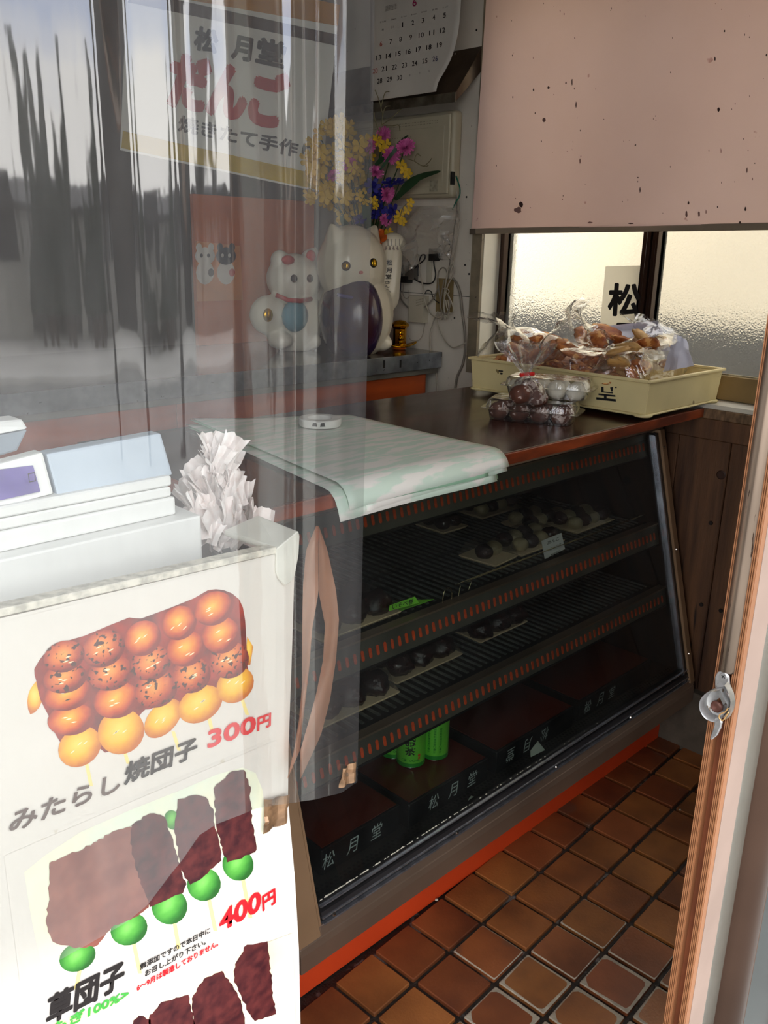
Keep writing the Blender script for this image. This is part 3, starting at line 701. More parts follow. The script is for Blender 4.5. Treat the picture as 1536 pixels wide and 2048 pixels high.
def radial(name, stops, char=0, vs=18):
    m = bpy.data.materials.new(name); m.use_nodes = True; t = m.node_tree; N = t.nodes; L = t.links; b = N['Principled BSDF']; b.inputs['Roughness'].default_value = .3
    tcn = N.new('ShaderNodeTexCoord'); sub = N.new('ShaderNodeVectorMath'); sub.operation = 'SUBTRACT'; sub.inputs[1].default_value = (.46, .5, .58)
    mulv = N.new('ShaderNodeVectorMath'); mulv.operation = 'MULTIPLY'; mulv.inputs[1].default_value = (1, 0, 1)
    ln = N.new('ShaderNodeVectorMath'); ln.operation = 'LENGTH'; nz = N.new('ShaderNodeTexNoise'); nz.inputs['Scale'].default_value = vs*6; nz.inputs['Detail'].default_value = 2
    L.new(tcn.outputs['Generated'], sub.inputs[0]); L.new(sub.outputs[0], mulv.inputs[0]); L.new(mulv.outputs[0], ln.inputs[0]); L.new(tcn.outputs['Object'], nz.inputs['Vector'])
    ad = N.new('ShaderNodeMath'); ad.operation = 'MULTIPLY_ADD'; ad.inputs[1].default_value = .14; L.new(nz.outputs[0], ad.inputs[0]); L.new(ln.outputs['Value'], ad.inputs[2])
    r = N.new('ShaderNodeValToRGB'); L.new(ad.outputs[0], r.inputs[0]); el = r.color_ramp.elements
    while len(el) < len(stops): el.new(.5)
    for e, (p_, c) in zip(el, stops): e.position = p_; e.color = (*lin(c), 1)
    out = r.outputs[0]
    if char:
        n2 = N.new('ShaderNodeTexNoise'); n2.inputs['Scale'].default_value = vs*9; n2.inputs['Detail'].default_value = 1; L.new(tcn.outputs['Object'], n2.inputs['Vector'])
        r2 = N.new('ShaderNodeValToRGB'); r2.color_ramp.elements[0].position = char; r2.color_ramp.elements[1].position = char+.05; L.new(n2.outputs[0], r2.inputs[0])
        mx = N.new('ShaderNodeMix'); mx.data_type = 'RGBA'; L.new(r2.outputs[0], mx.inputs[0]); L.new(out, mx.inputs[6]); mx.inputs[7].default_value = (*lin((70, 24, 14)), 1); out = mx.outputs[2]
    L.new(out, b.inputs['Base Color']); return m
dgold = radial('glazed dango print', [(.10, (250, 186, 60)), (.28, (238, 136, 34)), (.45, (198, 72, 24)), (.56, (132, 30, 18))])
dchar = radial('charred dango print', [(.10, (240, 160, 70)), (.30, (222, 112, 44)), (.46, (176, 60, 28)), (.58, (120, 26, 18))], char=.57)
dyel = radial('plain dango print', [(.12, (255, 214, 90)), (.36, (248, 186, 40)), (.52, (222, 140, 30)), (.62, (196, 104, 24))])
glz = mat('glaze print', (170, 44, 26), .3, var=.25, vs=30, col2=(96, 18, 16)); skw = mat('skewer print', (246, 226, 150), .4, var=.03)
hil = mat('printed highlight', (255, 236, 190), .3, var=0)
inkp = mat('print black', (34, 30, 30), .35, var=.05); redp = mat('print red', (222, 26, 38), .35, var=.03); grp = mat('print green', (70, 176, 70), .35, var=.05)
def q1(x, y): return (x/2.4774, 1120+y/2.4774)
def q2(x, y): return (x/2.4774, 1640+y/2.4774)
random.seed(12)
s1_ = thing('poster', 'top poster: five glazed golden dango skewers and a red 300 price', 'poster', (.3, PY-.001, .91))
flat([(-300, 1318), (553, 1110), (549, 1474), (-300, 1830)], .0006, paper, 'paper', s1_)
flat([q1(*p) for p in ((215, 470), (320, 405), (420, 375), (640, 285), (700, 290), (960, 190), (1030, 150), (1110, 150), (1185, 195), (1215, 300), (1225, 520), (1235, 640), (1100, 690), (1080, 720), (950, 790), (900, 780), (880, 700), (740, 740), (700, 760), (560, 945), (490, 930), (420, 850), (300, 905), (240, 770), (200, 690), (180, 600), (170, 540))], .0009, glz, 'glaze', s1_, 2)
flat([q1(*p) for p in ((180, 600), (150, 640), (135, 700), (150, 765), (195, 730), (215, 660))], .0008, dyel, 'dango', s1_, 2)
flat([q1(*p) for p in ((1225, 380), (1255, 430), (1240, 520), (1215, 520))], .0008, dyel, 'dango', s1_)
for x0, y0, x1, y1 in ((425, 990, 452, 1120), (612, 930, 636, 1010), (858, 850, 888, 945), (1025, 740, 1052, 850), (1192, 670, 1226, 768)):
    flat([q1(x0-9, y0), q1(x0+9, y0), q1(x1+9, y1), q1(x1-9, y1)], .0008, skw, 'skewer', s1_)
B1 = [[(318, 478, 92, 64, -18, 1), (322, 585, 96, 62, -12, 1), (338, 665, 108, 66, -16, 0), (352, 790, 104, 66, -10, 0), (395, 925, 100, 78, -38, 2)],
      [(512, 440, 98, 74, -28, 1), (548, 560, 100, 72, -16, 1), (578, 695, 102, 74, -16, 0), (600, 850, 104, 92, -36, 2)],
      [(708, 388, 84, 70, -38, 0), (748, 510, 90, 72, -24, 1), (772, 640, 96, 76, -20, 1), (808, 785, 102, 58, -48, 2)],
      [(888, 312, 80, 68, -42, 0), (922, 440, 86, 72, -30, 0), (948, 570, 86, 74, -26, 1), (992, 715, 104, 70, -32, 2)],
      [(1058, 240, 88, 68, -28, 0), (1095, 372, 84, 76, -30, 0), (1135, 495, 88, 76, -24, 1), (1165, 620, 88, 68, -40, 2)]]
for ci, col in enumerate(B1):
    for bi, (x, y, rx, ry, dg, kk) in enumerate(reversed(col)):
        off = .0011+.00012*(4-bi if 0 else bi)+.00002*ci
        oval(*q1(x, y), rx/2.4774*1.14, ry/2.4774*1.2, dg, off, (dgold, dchar, dyel)[kk], 'dango', s1_, 22)
        for _ in range(3):
            hx, hy = x+random.uniform(-40, 40), y+random.uniform(-20, 30); an = math.radians(dg)
            flat([q1(hx-16*math.cos(an), hy-16*math.sin(an)), q1(hx, hy-4), q1(hx+16*math.cos(an), hy+16*math.sin(an)), q1(hx, hy+4)], off+.0001, hil, 'highlight', s1_)
ptxt('みたらし', (20, 1667), (240, 1580), 40, mat('haze-lightened print', (96, 78, 72), .35, var=.05), s1_, bold=.025, shear=.1); ptxt('焼団子', (249, 1570), (394, 1512), 42, inkp, s1_, bold=.035, shear=.1)  # left half lighter: the curtain's sky reflection put into the ink colour
ptxt('300', (416, 1496), (510, 1463), 33, redp, s1_, bold=.05); ptxt('円', (515, 1462), (541, 1452), 26, redp, s1_, bold=.04)
s2_ = thing('poster', 'middle poster: green dango skewers under bean paste and a red 400 price', 'poster', (.3, PY-.001, .7))
flat([(8, 1712), (553, 1480), (562, 1620), (585, 1862), (100, 2062), (52, 2062)], .0006, paper, 'paper', s2_)
flat([q2(*p) for p in ((120, 260), (400, 60), (900, -150), (1200, -260), (1300, -150), (1330, 200), (1300, 400), (1080, 500), (700, 600), (300, 760), (200, 700))], .0008, mat('pale green print', (228, 236, 216), .35, var=.12, vs=14, col2=(246, 240, 206)), 'printed_ground', s2_, 2)
beanp = mat('bean paste print', (96, 40, 40), .35, var=.3, vs=60, col2=(58, 18, 26)); beanp_haze = mat('bean paste print hazed', (152, 92, 78), .35, var=.14, vs=26, col2=(122, 66, 58))  # paler copy carries the curtain's reflective haze in its colour
gball = radial('green dango print', [(.1, (126, 206, 96)), (.32, (86, 168, 66)), (.5, (52, 128, 48)), (.62, (36, 96, 36))])
for x, y, rx, ry, sx, sy in ((476, 1729, 31, 33, 500, 1836), (408, 1769, 34, 33, 430, 1862), (339, 1813, 36, 36, 357, 1898), (258, 1858, 38, 32, 279, 1947), (155, 1914, 38, 28, 151, 1979)):
    flat([(x+3, y+15), (x+11, y+15), (sx+5, sy), (sx-3, sy)], .0010, skw, 'skewer', s2_); oval(x, y, rx, ry, -25, .0012, gball, 'dango', s2_)
oval(345, 1640, 16, 20, -20, .0011, gball, 'dango', s2_)
def ragged(P, m, off, nm, par):
    pts = []
    for i, p in enumerate(P):
        q_ = P[(i+1) % len(P)]; n_ = max(2, int(math.dist(p, q_)/7))
        for j in range(n_): pts.append((lerp(p[0], q_[0], j/n_)+random.uniform(-2.2, 2.2), lerp(p[1], q_[1], j/n_)+random.uniform(-2.2, 2.2)))
    return flat(pts, off, m, nm, par)
ragged([(98, 1728), (180, 1690), (230, 1662), (262, 1655), (300, 1700), (305, 1760), (298, 1815), (262, 1838), (222, 1855), (196, 1892), (150, 1896), (105, 1885), (92, 1850), (98, 1790)], beanp_haze, .0014, 'bean_paste', s2_)
ragged([(262, 1650), (300, 1625), (330, 1632), (345, 1680), (372, 1770), (366, 1785), (330, 1800), (300, 1815), (280, 1760), (262, 1700)], beanp, .0015, 'bean_paste', s2_)
ragged([(355, 1600), (385, 1590), (412, 1592), (425, 1620), (440, 1700), (443, 1722), (400, 1758), (378, 1768), (362, 1740), (348, 1660)], beanp, .0016, 'bean_paste', s2_)
ragged([(428, 1575), (460, 1545), (488, 1540), (500, 1575), (505, 1640), (512, 1700), (505, 1708), (455, 1725), (445, 1700), (432, 1650)], beanp, .0017, 'bean_paste', s2_)
ptxt('400', (440, 1864), (520, 1820), 40, redp, s2_, bold=.05); ptxt('円', (526, 1822), (551, 1806), 30, redp, s2_, bold=.04)
ptxt('草団子', (94, 2052), (247, 1972), 56, inkp, s2_, bold=.04, shear=.1); ptxt('よもぎ100%>', (70, 2085), (256, 1996), 22, grp, s2_, bold=.04)
ptxt('無添加ですので本日中に', (280, 1941), (420, 1866), 13, inkp, s2_, bold=.02); ptxt('お召し上がり下さい。', (290, 1954), (411, 1889), 13, inkp, s2_, bold=.02); ptxt('6〜9月は製造しておりません。', (274, 1983), (436, 1892), 13, redp, s2_, bold=.03)
s3_ = thing('poster', 'lowest poster: dark brown skewers cut off by the picture edge', 'poster', (.35, PY-.001, .45))
flat([(40, 2072), (585, 1866), (600, 2300), (60, 2400)], .0010, mat('poster paper cream', (240, 238, 222), .35, var=.08, vs=6, col2=(244, 232, 176)), 'paper', s3_)
for P_ in ([(1165, 710), (1220, 620), (1330, 605), (1335, 700), (1365, 960), (1260, 1000), (1205, 900), (1160, 800)], [(950, 880), (1010, 790), (1100, 745), (1180, 860), (1210, 960), (1230, 1100), (960, 1100)], [(740, 970), (800, 905), (930, 870), (965, 1000), (960, 1100), (740, 1100)], [(640, 1020), (690, 970), (745, 990), (745, 1100), (600, 1100)]):
    ragged([q2(*p) for p in P_], beanp, .0014, 'bean_paste', s3_)
def foil(name, pxs, label, Yp, m):
    P = [at(*q, Y=Yp) for q in pxs]; c = sum(P, Vector())/len(P); b = MB(); ring = []
    n_ = 5
    def fn(u, v):
        a = P[0].lerp(P[1], u).lerp(P[3].lerp(P[2], u), v); a = a.copy(); a.y += .004*noise.noise(a*90)-.002*math.sin(u*9); return a
    b.grid(fn, 8, 8); return tag(b.build(name, m, None, smooth=20, solid=.0006), label, 'tape')
foilm = mat('brown packing tape', (176, 138, 104), .22, metal=.35, var=.35, vs=30, bump=.4, bs=60)
foil('packing_tape', ((530, 1600), (578, 1588), (572, 1645), (526, 1668)), 'crumpled shiny brown tape holding the clear curtain to the board edge', PY-.006, foilm)
# ================================================================== cash register behind the board
reg = mat('register white', (236, 236, 234), .45, var=.03); regb = mat('register blue grey', (188, 200, 214), .35, var=.05); scrn = mat('purple display', (96, 78, 158), .3, var=.15, vs=20, col2=(70, 52, 130))
rg = thing('cash_register', 'white cash register with purple display and blue-grey printer cover behind the board', 'cash register', (.35, 1.0, .93))
RY = .87
def blk_(pxs, Yp, depth, m, name, lean=0, bev=.003):
    P = [at(*q, Y=Yp) for q in pxs]
    if lean:
        zb_ = min(p.z for p in P)
        P = [Vector((p.x, p.y, p.z)) for p in P]
    return MB().prism(P, (0, depth, 0)).build(name, m, rg, bevel=bev, seg=2)
blk_([(-260, 1095), (402, 1030), (412, 1150), (-260, 1330)], RY, .17, reg, 'drawer') if 0 else None
p_ = at(402, 1030, Y=RY); q_ = at(410, 1112, Y=RY)
MB().box(.02, p_.x, RY, RY+.19, .931, p_.z).build('drawer', reg, rg, bevel=.003, seg=2)
a = at(345, 952, Y=RY+.02); b_ = at(358, 1026, Y=RY+.02)
zt, zb2 = a.z, b_.z
MB().box(.02, b_.x-.004, RY+.02, RY+.17, p_.z+.0005, lerp(zb2, zt, .45)).build('body_lower', reg, rg, bevel=.003, seg=2)
MB().box(.02, b_.x-.008, RY+.021, RY+.17, lerp(zb2, zt, .47), lerp(zb2, zt, .72)).build('body_band', reg, rg, bevel=.002)
MB().box(.02, a.x, RY+.022, RY+.17, lerp(zb2, zt, .74), zt).build('body_upper', reg, rg, bevel=.002)
def leanbox(pxs, Yb, Yt, dep, m, name, par=rg, bev=.003):
    """front quad whose lower edge stands at Yb and upper edge leans back to Yt"""
    A = at(*pxs[0], Y=Yt); B2 = at(*pxs[1], Y=Yt); C2 = at(*pxs[2], Y=Yb); D2 = at(*pxs[3], Y=Yb)
    return MB().prism([A, B2, C2, D2], (0, dep, 0)).build(name, m, par, bevel=bev, seg=2)
leanbox(((92, 908), (322, 866), (346, 950), (116, 996)), RY+.03, RY+.045, .022, regb, 'printer_cover')
leanbox(((-80, 948), (86, 904), (108, 988), (-80, 1036)), RY+.028, RY+.040, .02, reg, 'display_bezel')
leanbox(((-80, 950), (66, 931), (81, 983), (-80, 1018)), RY+.0268, RY+.0355, .002, scrn, 'display', bev=0)
leanbox(((-60, 848), (44, 838), (57, 857), (-60, 880)), RY+.09, RY+.10, .03, reg, 'customer_display')
leanbox(((-60, 880), (56, 859), (35, 902), (-60, 930)), RY+.11, RY+.10, .04, regb, 'customer_display_neck')
txt('□', at(58, 965, Y=RY+.0262), at(72, 962, Y=RY+.0262), .01, NY, inkp, rg, bold=.0)
# bin with white carrier bags
bn = thing('bag_bin', 'black open bin behind the board filled with white plastic bags', 'bin', (.62, .87, .93))
x0, x1, y0, y1, z0, z1_ = .585, .622, .80, .90, .935, 1.120
bm_ = mat('black plastic', (28, 30, 36), .4, var=.1)
for args in ((x0, x1, y0, y0+.003, z0, z1_), (x0, x1, y1, y1+.003, z0, z1_), (x0, x0+.003, y0+.003, y1, z0, z1_), (x1, x1+.003, y0, y1+.003, z0, z1_+.005), (x0, x1, y0, y1, z0-.003, z0)):
    MB().box(*args).build('side', bm_, bn)
bagm = mat('thin white plastic', (244, 240, 238), .3, var=.06, vs=30, col2=(232, 216, 212), coat=.2)
bagp = []
random.seed(21)
for k in range(4):
    b = MB(); sd = random.uniform(0, 99)
    def fn(u, v):
        x = (u-.5)*.052*(1+.25*math.sin(v*3+sd)); z = v*.075
        return Vector((x, .006*noise.noise(Vector((u*3, v*3, sd)))+.003*math.sin(u*11+sd)+.012*v*v, z+.012*noise.noise(Vector((u*4, sd, v*2)))*(v > .6)))
    b.grid(fn, 9, 8); o = b.build('plastic_bag', bagm, None, smooth=35, org=(0, 0, 0), solid=.0008); bagp.append(o)
lab = 'crumpled thin white plastic bag in the bundle standing in the black bin'
k = 0
spots_ = []
def bag_at(px, py, Y, sc_, rot):
    global k
    p = at(px, py, Y=Y); src = bagp[k % 4]
    if k < 4: o = src; o.location = p; o.rotation_euler = rot; o.scale = (sc_,)*3
    else: o = src.copy(); C.objects.link(o); o.location = p; o.rotation_euler = rot; o.scale = (sc_,)*3
    o['label'] = lab; o['category'] = 'bag'; o['group'] = 'white plastic bags in the bin'; k += 1
for i in range(118):
    v = random.random(); u = random.random()
    py = lerp(905, 1100, v**.8)
    lo_ = lerp(430, 362, min(1, v*1.6)); hi_ = lerp(452, 540, (max(0, v-.12)/.88)**.8) if v < .9 else 535
    px = lerp(lo_, hi_, u)
    bag_at(px, py+18, RY+.03+.035*(1-v)+random.uniform(-.01, .012), random.uniform(.38, .62), (random.uniform(-.7, .3), random.uniform(-.7, .9), random.uniform(-1.2, 1.2)))
# ================================================================== sideboard with steel top at the back
SY, SZ = 2.14, 1.135
ssteel = mat('worn steel edge', (176, 184, 194), .3, metal=.85, var=.25, vs=14, bump=.1, spots=(50, .68, (70, 70, 72)))
owood = mat('orange veneer', (172, 74, 28), .4, var=.25, vs=3, st=(1, 1, 5), col2=(126, 48, 18), coat=.15)
sbd = thing('sideboard', 'long sideboard with orange wooden front and steel-edged dark top along the back', 'sideboard', (.8, 2.5, 0))
MB().box(-1.55, 2.405, SY+.004, 2.86, 1.118, SZ).build('top', mat('dark polished top', (46, 34, 30), .18, var=.2, coat=.3), sbd)
MB().box(-1.55, 2.40, SY, SY+.004, 1.080, SZ+.001).build('steel_edge', ssteel, sbd, bevel=.001)
MB().box(-1.55, 2.395, SY+.012, SY+.03, 1.060, 1.0795).build('under_strip', mat('grey strip', (112, 108, 98), .5, metal=.3, var=.2), sbd)
for k, (a, b_) in enumerate(((-1.55, -.6), (-.597, .35), (.353, 1.30), (1.303, 2.34))): MB().box(a, b_, SY+.02, SY+.04, .06, 1.059).build('front_panel', owood, sbd, bevel=.001)
MB().box(-1.55, 2.34, SY+.045, 2.85, .0, 1.117).build('carcass', mat('sideboard carcass', (40, 26, 20), .8), sbd)
for q in ((768, 728), (801, 727)):
    p = at(*q, Y=SY-.0005); MB().box(p.x-.004, p.x+.004, SY-.0012, SY-.0002, p.z-.014, p.z+.012).build('edge_mark', blk, sbd)
# corner post and trims on the wall beside the window
struct(MB().box(XW-.012, XW, 1.987, 2.03, 1.075, 2.7).build('trim_4', mat('grey beige post', (138, 126, 104), .6, var=.15, vs=20, spots=(60, .7, (80, 70, 58)))))
dotm = mat('dark dot', (18, 16, 14), .6)
for q in ((953, 60), (933, 394), (930, 530), (909, 636), (938, 548)):
    p = at(*q, X=XW); MB().lathe([(.0001, .002), (.003, .0015), (.0038, 0)], (XW, p.y, p.z), 8, axis=NX).build('nail_head', dotm, bpy.data.objects['wall_right'])
struct(MB().box(XW-.001, XW, 2.03, 2.6, 1.335, 1.3375).build('trim_5', mat('panel seam', (92, 90, 86), .7)))
# ------------------------------------------------------------------ hood, calendar, appliance
hood_m = mat('dark stainless', (120, 104, 88), .42, metal=.7, var=.3, vs=5, rvar=.08)
hy = at(964, 120, X=XW).y; hx = at(912, 192, Y=hy).x
hd = thing('metal_hood', 'dark stainless hood on the wall under the calendar', 'hood', (XW-.07, 2.45, 1.93))
zt_ = at(964, 92, X=XW).z; zm = at(965, 143, X=XW).z; ze = at(912, 184, X=hx).z; zf = at(912, 204, X=hx).z
MB().prism([(XW-.001, hy, zt_), (XW-.001, hy, zm), (hx, hy, zf), (hx, hy, ze)], (0, .85, 0)).build('hood_body', hood_m, hd, bevel=.001)
MB().box(hx-.004, hx-.0005, hy, hy+.85, zf, ze).build('front_lip', mat('flower reflection lip', (120, 112, 96), .35, metal=.5, var=.4, vs=16, col2=(66, 58, 46)), hd)  # flower reflection in the metal put in as mottled colour
for q in ((910, 108), (964, 98), (963, 126)):
    p = at(*q, X=XW-.03 if q[0] < 950 else XW-.004); MB().lathe([(.0001, .002), (.003, .002), (.004, 0)], p, 10, axis=NX).build('screw', scr, hd)
XC = 2.262
def q3(x, y): return (700+x/4.877, y/4.877)
cal_ = thing('wall_calendar', 'white wall calendar page for June with a curling lower right corner', 'calendar', at(820, 100, X=XC))
cp_ = mat('calendar paper', (206, 198, 186), .6, var=.04, vs=8)
L_ = [q3(205, 990), q3(840, 893), q3(862, 800), q3(925, 690), q3(990, 560), q3(1040, 390), q3(1070, 200), q3(1082, 0), (924, -70), (748, -40)]
RE = smoothpath([Vector((*q, 0)) for q in L_[1:9]], 4)
b = MB()
def calp(u, v):
    e = RE[min(len(RE)-1, int(v*(len(RE)-1)))]; ly = lerp(203, -40, v); lx = 741
    x = lerp(lx, e.x, u); y = lerp(ly, e.y, u)
    return at(x, y, X=XC-.035*max(0, u-.6)**1.5*(1-v)-.004*math.sin(u*5)*(1-v))
b.grid(calp, 16, 28); b.build('page', cp_, cal_, smooth=True, solid=.0006)
cink = mat('calendar ink', (46, 40, 40), .6); cred = mat('calendar red', (196, 96, 84), .6); cmag = mat('calendar magenta', (170, 30, 90), .6); cblu = mat('calendar blue', (70, 70, 110), .6); cpale = mat('calendar pale ink', (130, 120, 112), .6)
def ctext(s, x, y, h, m, wpx=None, XX=None):
    if s == '1' and not wpx: wpx = h*.22
    cx, cy = q3(x, y); w_ = (wpx or h*.52*len(s))/4.877/2; hh = h/4.877
    sl = -.21
    p0 = at(cx-w_, cy+hh/2-sl*w_*0+w_*.21, X=XC-.0065); p1 = at(cx+w_, cy+hh/2-w_*.21, X=XC-.0065)
    p1.z = p0.z
    txt(s, p0, p1, (at(cx, cy-hh, X=XC-.0065)-at(cx, cy, X=XC-.0065)).length, NX, m, cal_, bold=.01, ext=.0004, name='date')
rows_ = [[('1', 513, 243), ('2', 613, 222), ('3', 712, 198), ('4', 818, 170), ('5', 922, 148)],
         [('6', 303, 427), ('7', 398, 405), ('8', 493, 382), ('9', 592, 362), ('10', 695, 342), ('11', 797, 318), ('12', 903, 295)],
         [('13', 280, 560), ('14', 375, 543), ('15', 470, 523), ('16', 568, 503), ('17', 668, 480), ('18', 770, 460), ('19', 872, 437)],
         [('20', 245, 690), ('21', 333, 668), ('22', 433, 653), ('23', 530, 635), ('24', 630, 617), ('25', 730, 593), ('26', 830, 572)],
         [('28', 290, 788), ('29', 385, 772), ('30', 483, 757)]]
for r_ in rows_:
    for s, x, y in r_: ctext(s, x, y, 48, cred if s in ('6', '20') else (cblu if s == '26' else cink))
ctext('6', 630, 22, 78, cmag)
for s, x, y in (('日 SUN', 322, 212), ('月 MON', 424, 188), ('火 TUE', 525, 162), ('水 WED', 624, 140), ('木 THU', 722, 115), ('金 FRI', 828, 92), ('土 SAT', 930, 68)): ctext(s, x, y, 16, cpale, 56)
for s, x, y in (('1', 585, 735), ('2', 680, 715), ('3', 770, 693), ('30', 320, 290), ('31', 413, 265)): ctext(s, x, y, 20, cpale)
for j in range(4): ctext('2345678', 400, 62+j*14-8, 9, cpale, 110)
# old beige appliance
bx_m = mat('yellowed casing', (188, 178, 152), .45, var=.08, vs=5); bx2 = mat('dark speck', (40, 36, 30), .6)
by = at(925, 300, X=XW).y; bxf = at(903, 300, Y=by).x
zb0, zt0 = at(922, 396, X=XW).z, at(924, 222, X=XW).z
ap = thing('wall_appliance', 'yellowed plastic appliance with rounded corners and vent dots on the wall, below the calendar', 'appliance', (2.4, by+.26, zb0))
MB().box(bxf+.012, XW-.001, by, by+.56, zb0, zt0).build('casing', bx_m, ap, bevel=.018, seg=4, smooth=40)
MB().box(bxf, bxf+.0115, by+.012, by+.548, zb0+.012, zt0-.012).build('front_cover', bx_m, ap, bevel=.006, seg=3, smooth=40)
MB().box(bxf-.002, bxf-.0002, by+.035, by+.53, zb0+.035, zt0-.05).build('inset_panel', bx_m, ap, bevel=.0015)
b = MB()
for i in range(58):
    for j in range(2): b.lathe([(.0013, .0), (.0001, .0006)], (bxf-.0003, by+.07+i*.0072, zt0-.030-j*.008), 5, axis=NX)
for i in range(16):
    for j in range(4): b.lathe([(.0016, .0), (.0001, .0006)], (bxf-.0022, by+.19+i*.013, zt0-.075-j*.018), 5, axis=NX)
b.build('vent_dots', bx2, ap, kind='stuff')
p = at(868, 372, X=bxf); MB().box(bxf-.0028, bxf-.0021, p.y-.018, p.y+.018, p.z-.018, p.z+.018).build('sticker', mat('old sticker', (170, 162, 140), .5, var=.2, vs=80), ap)
p = at(905, 357, Y=by); MB().box(bxf+.004, bxf+.022, by-.0012, by+.004, p.z-.02, p.z+.022).build('cable_slot', blk, ap)
# ------------------------------------------------------------------ wiring
gcab = mat('grey cable', (132, 124, 112), .5, var=.1); wcab = mat('pale cable', (176, 168, 150), .5, var=.1); bcab = mat('black cable', (24, 22, 22), .5); ggreen = mat('green earth wire', (16, 110, 84), .45)
def cable(pxs, r, m, label, X=2.405, grp='cables on the wall', xs=None, n_=6):
    P = []
    for i, q in enumerate(pxs): P.append(at(q[0], q[1], X=X-(xs[i] if xs else 0)))
    return tag(MB().tube(smoothpath(P, n_), r, 7).build('cable', m, None, smooth=True), label, 'cable', grp)
cable([(912, 352), (917, 366), (920, 378), (919, 392), (912, 404), (905, 419)], .0024, ggreen, 'green earth wire hanging out of the yellowed appliance', X=2.38)
cable([(908, 358), (912, 380), (913, 420), (908, 460), (903, 505), (899, 530), (897, 560)], .0022, gcab, 'pale grey cable dropping from the appliance to the knotted bundle', X=2.40)
cable([(910, 362), (918, 420), (915, 470), (907, 520), (900, 545)], .0020, wcab, 'thin pale cable dropping just right of the grey cable from the appliance', X=2.398)
cable([(905, 555), (914, 568), (921, 590), (924, 620), (929, 660), (930, 700), (925, 730), (914, 755), (909, 790)], .0045, gcab, 'thick grey cable running down the wall beside the window post', X=2.40)
cable([(806, 531), (808, 545), (800, 560), (799, 580), (805, 602), (822, 618), (845, 616), (864, 600), (878, 572)], .0030, gcab, 'grey cable in a wide loop left of the knotted bundle', X=2.395)
cable([(835, 508), (839, 535), (845, 570), (851, 605), (862, 628), (878, 635), (893, 628), (900, 612)], .0026, wcab, 'pale cable crossing the wide grey loop and ending in the knotted bundle', X=2.385)
cable([(866, 508), (868, 530), (871, 550), (865, 565), (850, 567), (832, 560), (826, 545), (836, 530), (848, 520), (850, 510), (842, 512), (836, 535), (836, 552)], .0024, bcab, 'black cable looping under the black plug', X=2.40)
cable([(850, 588), (854, 581), (862, 583), (867, 597), (878, 606)], .0018, bcab, 'short black lead beside the wall adapter', X=2.40)
cable([(876, 622), (868, 640), (861, 665), (860, 695), (867, 725), (873, 755), (874, 800)], .0024, wcab, 'pale cable hanging from the bundle down behind the counter', X=2.39)
cable([(876, 625), (876, 648), (883, 668), (893, 685), (905, 695), (918, 692), (932, 685)], .0022, wcab, 'pale cable curving from the bundle towards the bread bag', X=2.395)
cable([(817, 671), (822, 680), (835, 681), (844, 672), (848, 655), (850, 645)], .0014, wcab, 'thin wire curving under the wall adapter', X=2.408)
cable([(808, 566), (806, 588), (812, 597), (818, 592), (818, 580)], .0016, wcab, 'thin wire hanging from the round socket', X=2.405)
cable([(895, 791), (902, 782), (911, 777), (919, 783), (922, 790)], .0022, wcab, 'short pale cable arching up behind the counter', X=2.35)
# knotted bundle
kb = thing('cable_bundle', 'knotted bundle of grey and pale cable loops tied with a twist on the wall', 'cable bundle', at(893, 590, X=2.37))
def kt(pxs, m, r=.0025, X=2.375): MB().tube(smoothpath([at(*q, X=X) for q in pxs], 6), r, 7).build('loop', m, kb, smooth=True)
kt([(890, 640), (888, 600), (892, 560), (897, 537), (905, 529), (909, 537), (905, 552), (896, 570), (890, 590), (887, 615), (893, 634), (898, 620), (895, 600)], wcab)
kt([(884, 640), (880, 600), (876, 565), (877, 545), (884, 536), (891, 538), (894, 550), (890, 575), (888, 600), (890, 625)], gcab, X=2.378)
kt([(888, 560), (883, 590), (881, 612), (887, 628), (895, 625), (900, 605), (893, 585)], gcab, X=2.37)
kt([(893, 585), (901, 600), (907, 617), (904, 626), (896, 622), (891, 600)], wcab, X=2.372)
kt([(887, 577), (893, 577), (898, 582), (895, 588), (890, 584)], wcab, r=.0018, X=2.363)
# fittings
def fit_(name, x0, y0, x1, y1, d, m, label, cat, bev=.002, X=XW):
    A, B2 = at(x0, y0, X=X-d/2), at(x1, y1, X=X-d/2)
    t = thing(name, label, cat, (X-d/2, (A.y+B2.y)/2, min(A.z, B2.z)))
    MB().box(X-d, X-.0005, min(A.y, B2.y), max(A.y, B2.y), min(A.z, B2.z), max(A.z, B2.z)).build('housing', m, t, bevel=bev, seg=2)
    return t, A, B2
t, A, B2 = fit_('wall_switch', 786, 520, 799, 582, .02, mat('slate plastic', (66, 70, 78), .5), 'slate grey switch box with three buttons behind the raised paw', 'switch')
for k in range(3):
    p = at(792, 533+k*7, X=XW-.022); MB().ell(p, (.003, .006, .0035), 8, 5).build('button', mat('pale button', (150, 158, 168), .3), t)
t, A, B2 = fit_('power_adapter', 823, 590, 851, 646, .03, mat('ivory adapter', (186, 178, 158), .5, var=.06), 'ivory power adapter with a printed label, plugged in low on the wall', 'adapter')
for j in range(3): txt('AC ADAPTER 100V', at(832, 602+j*5, X=XW-.031), at(847, 598+j*5, X=XW-.031), .003, NX, cink, t)
t, A, B2 = fit_('cable_duct', 856, 506, 862, 566, .012, mat('ivory duct', (190, 184, 166), .5), 'narrow ivory cable duct running up the wall', 'cable duct')
t, A, B2 = fit_('power_plug', 863, 497, 874, 522, .03, bcab, 'black plug pushed into the wall above the adapter', 'plug')
t, A, B2 = fit_('corner_tape', 874, 556, 905, 626, .004, mat('yellowed strip', (150, 128, 84), .6, var=.2, vs=10), 'yellowed strip on the wall behind the cable bundle', 'strip')
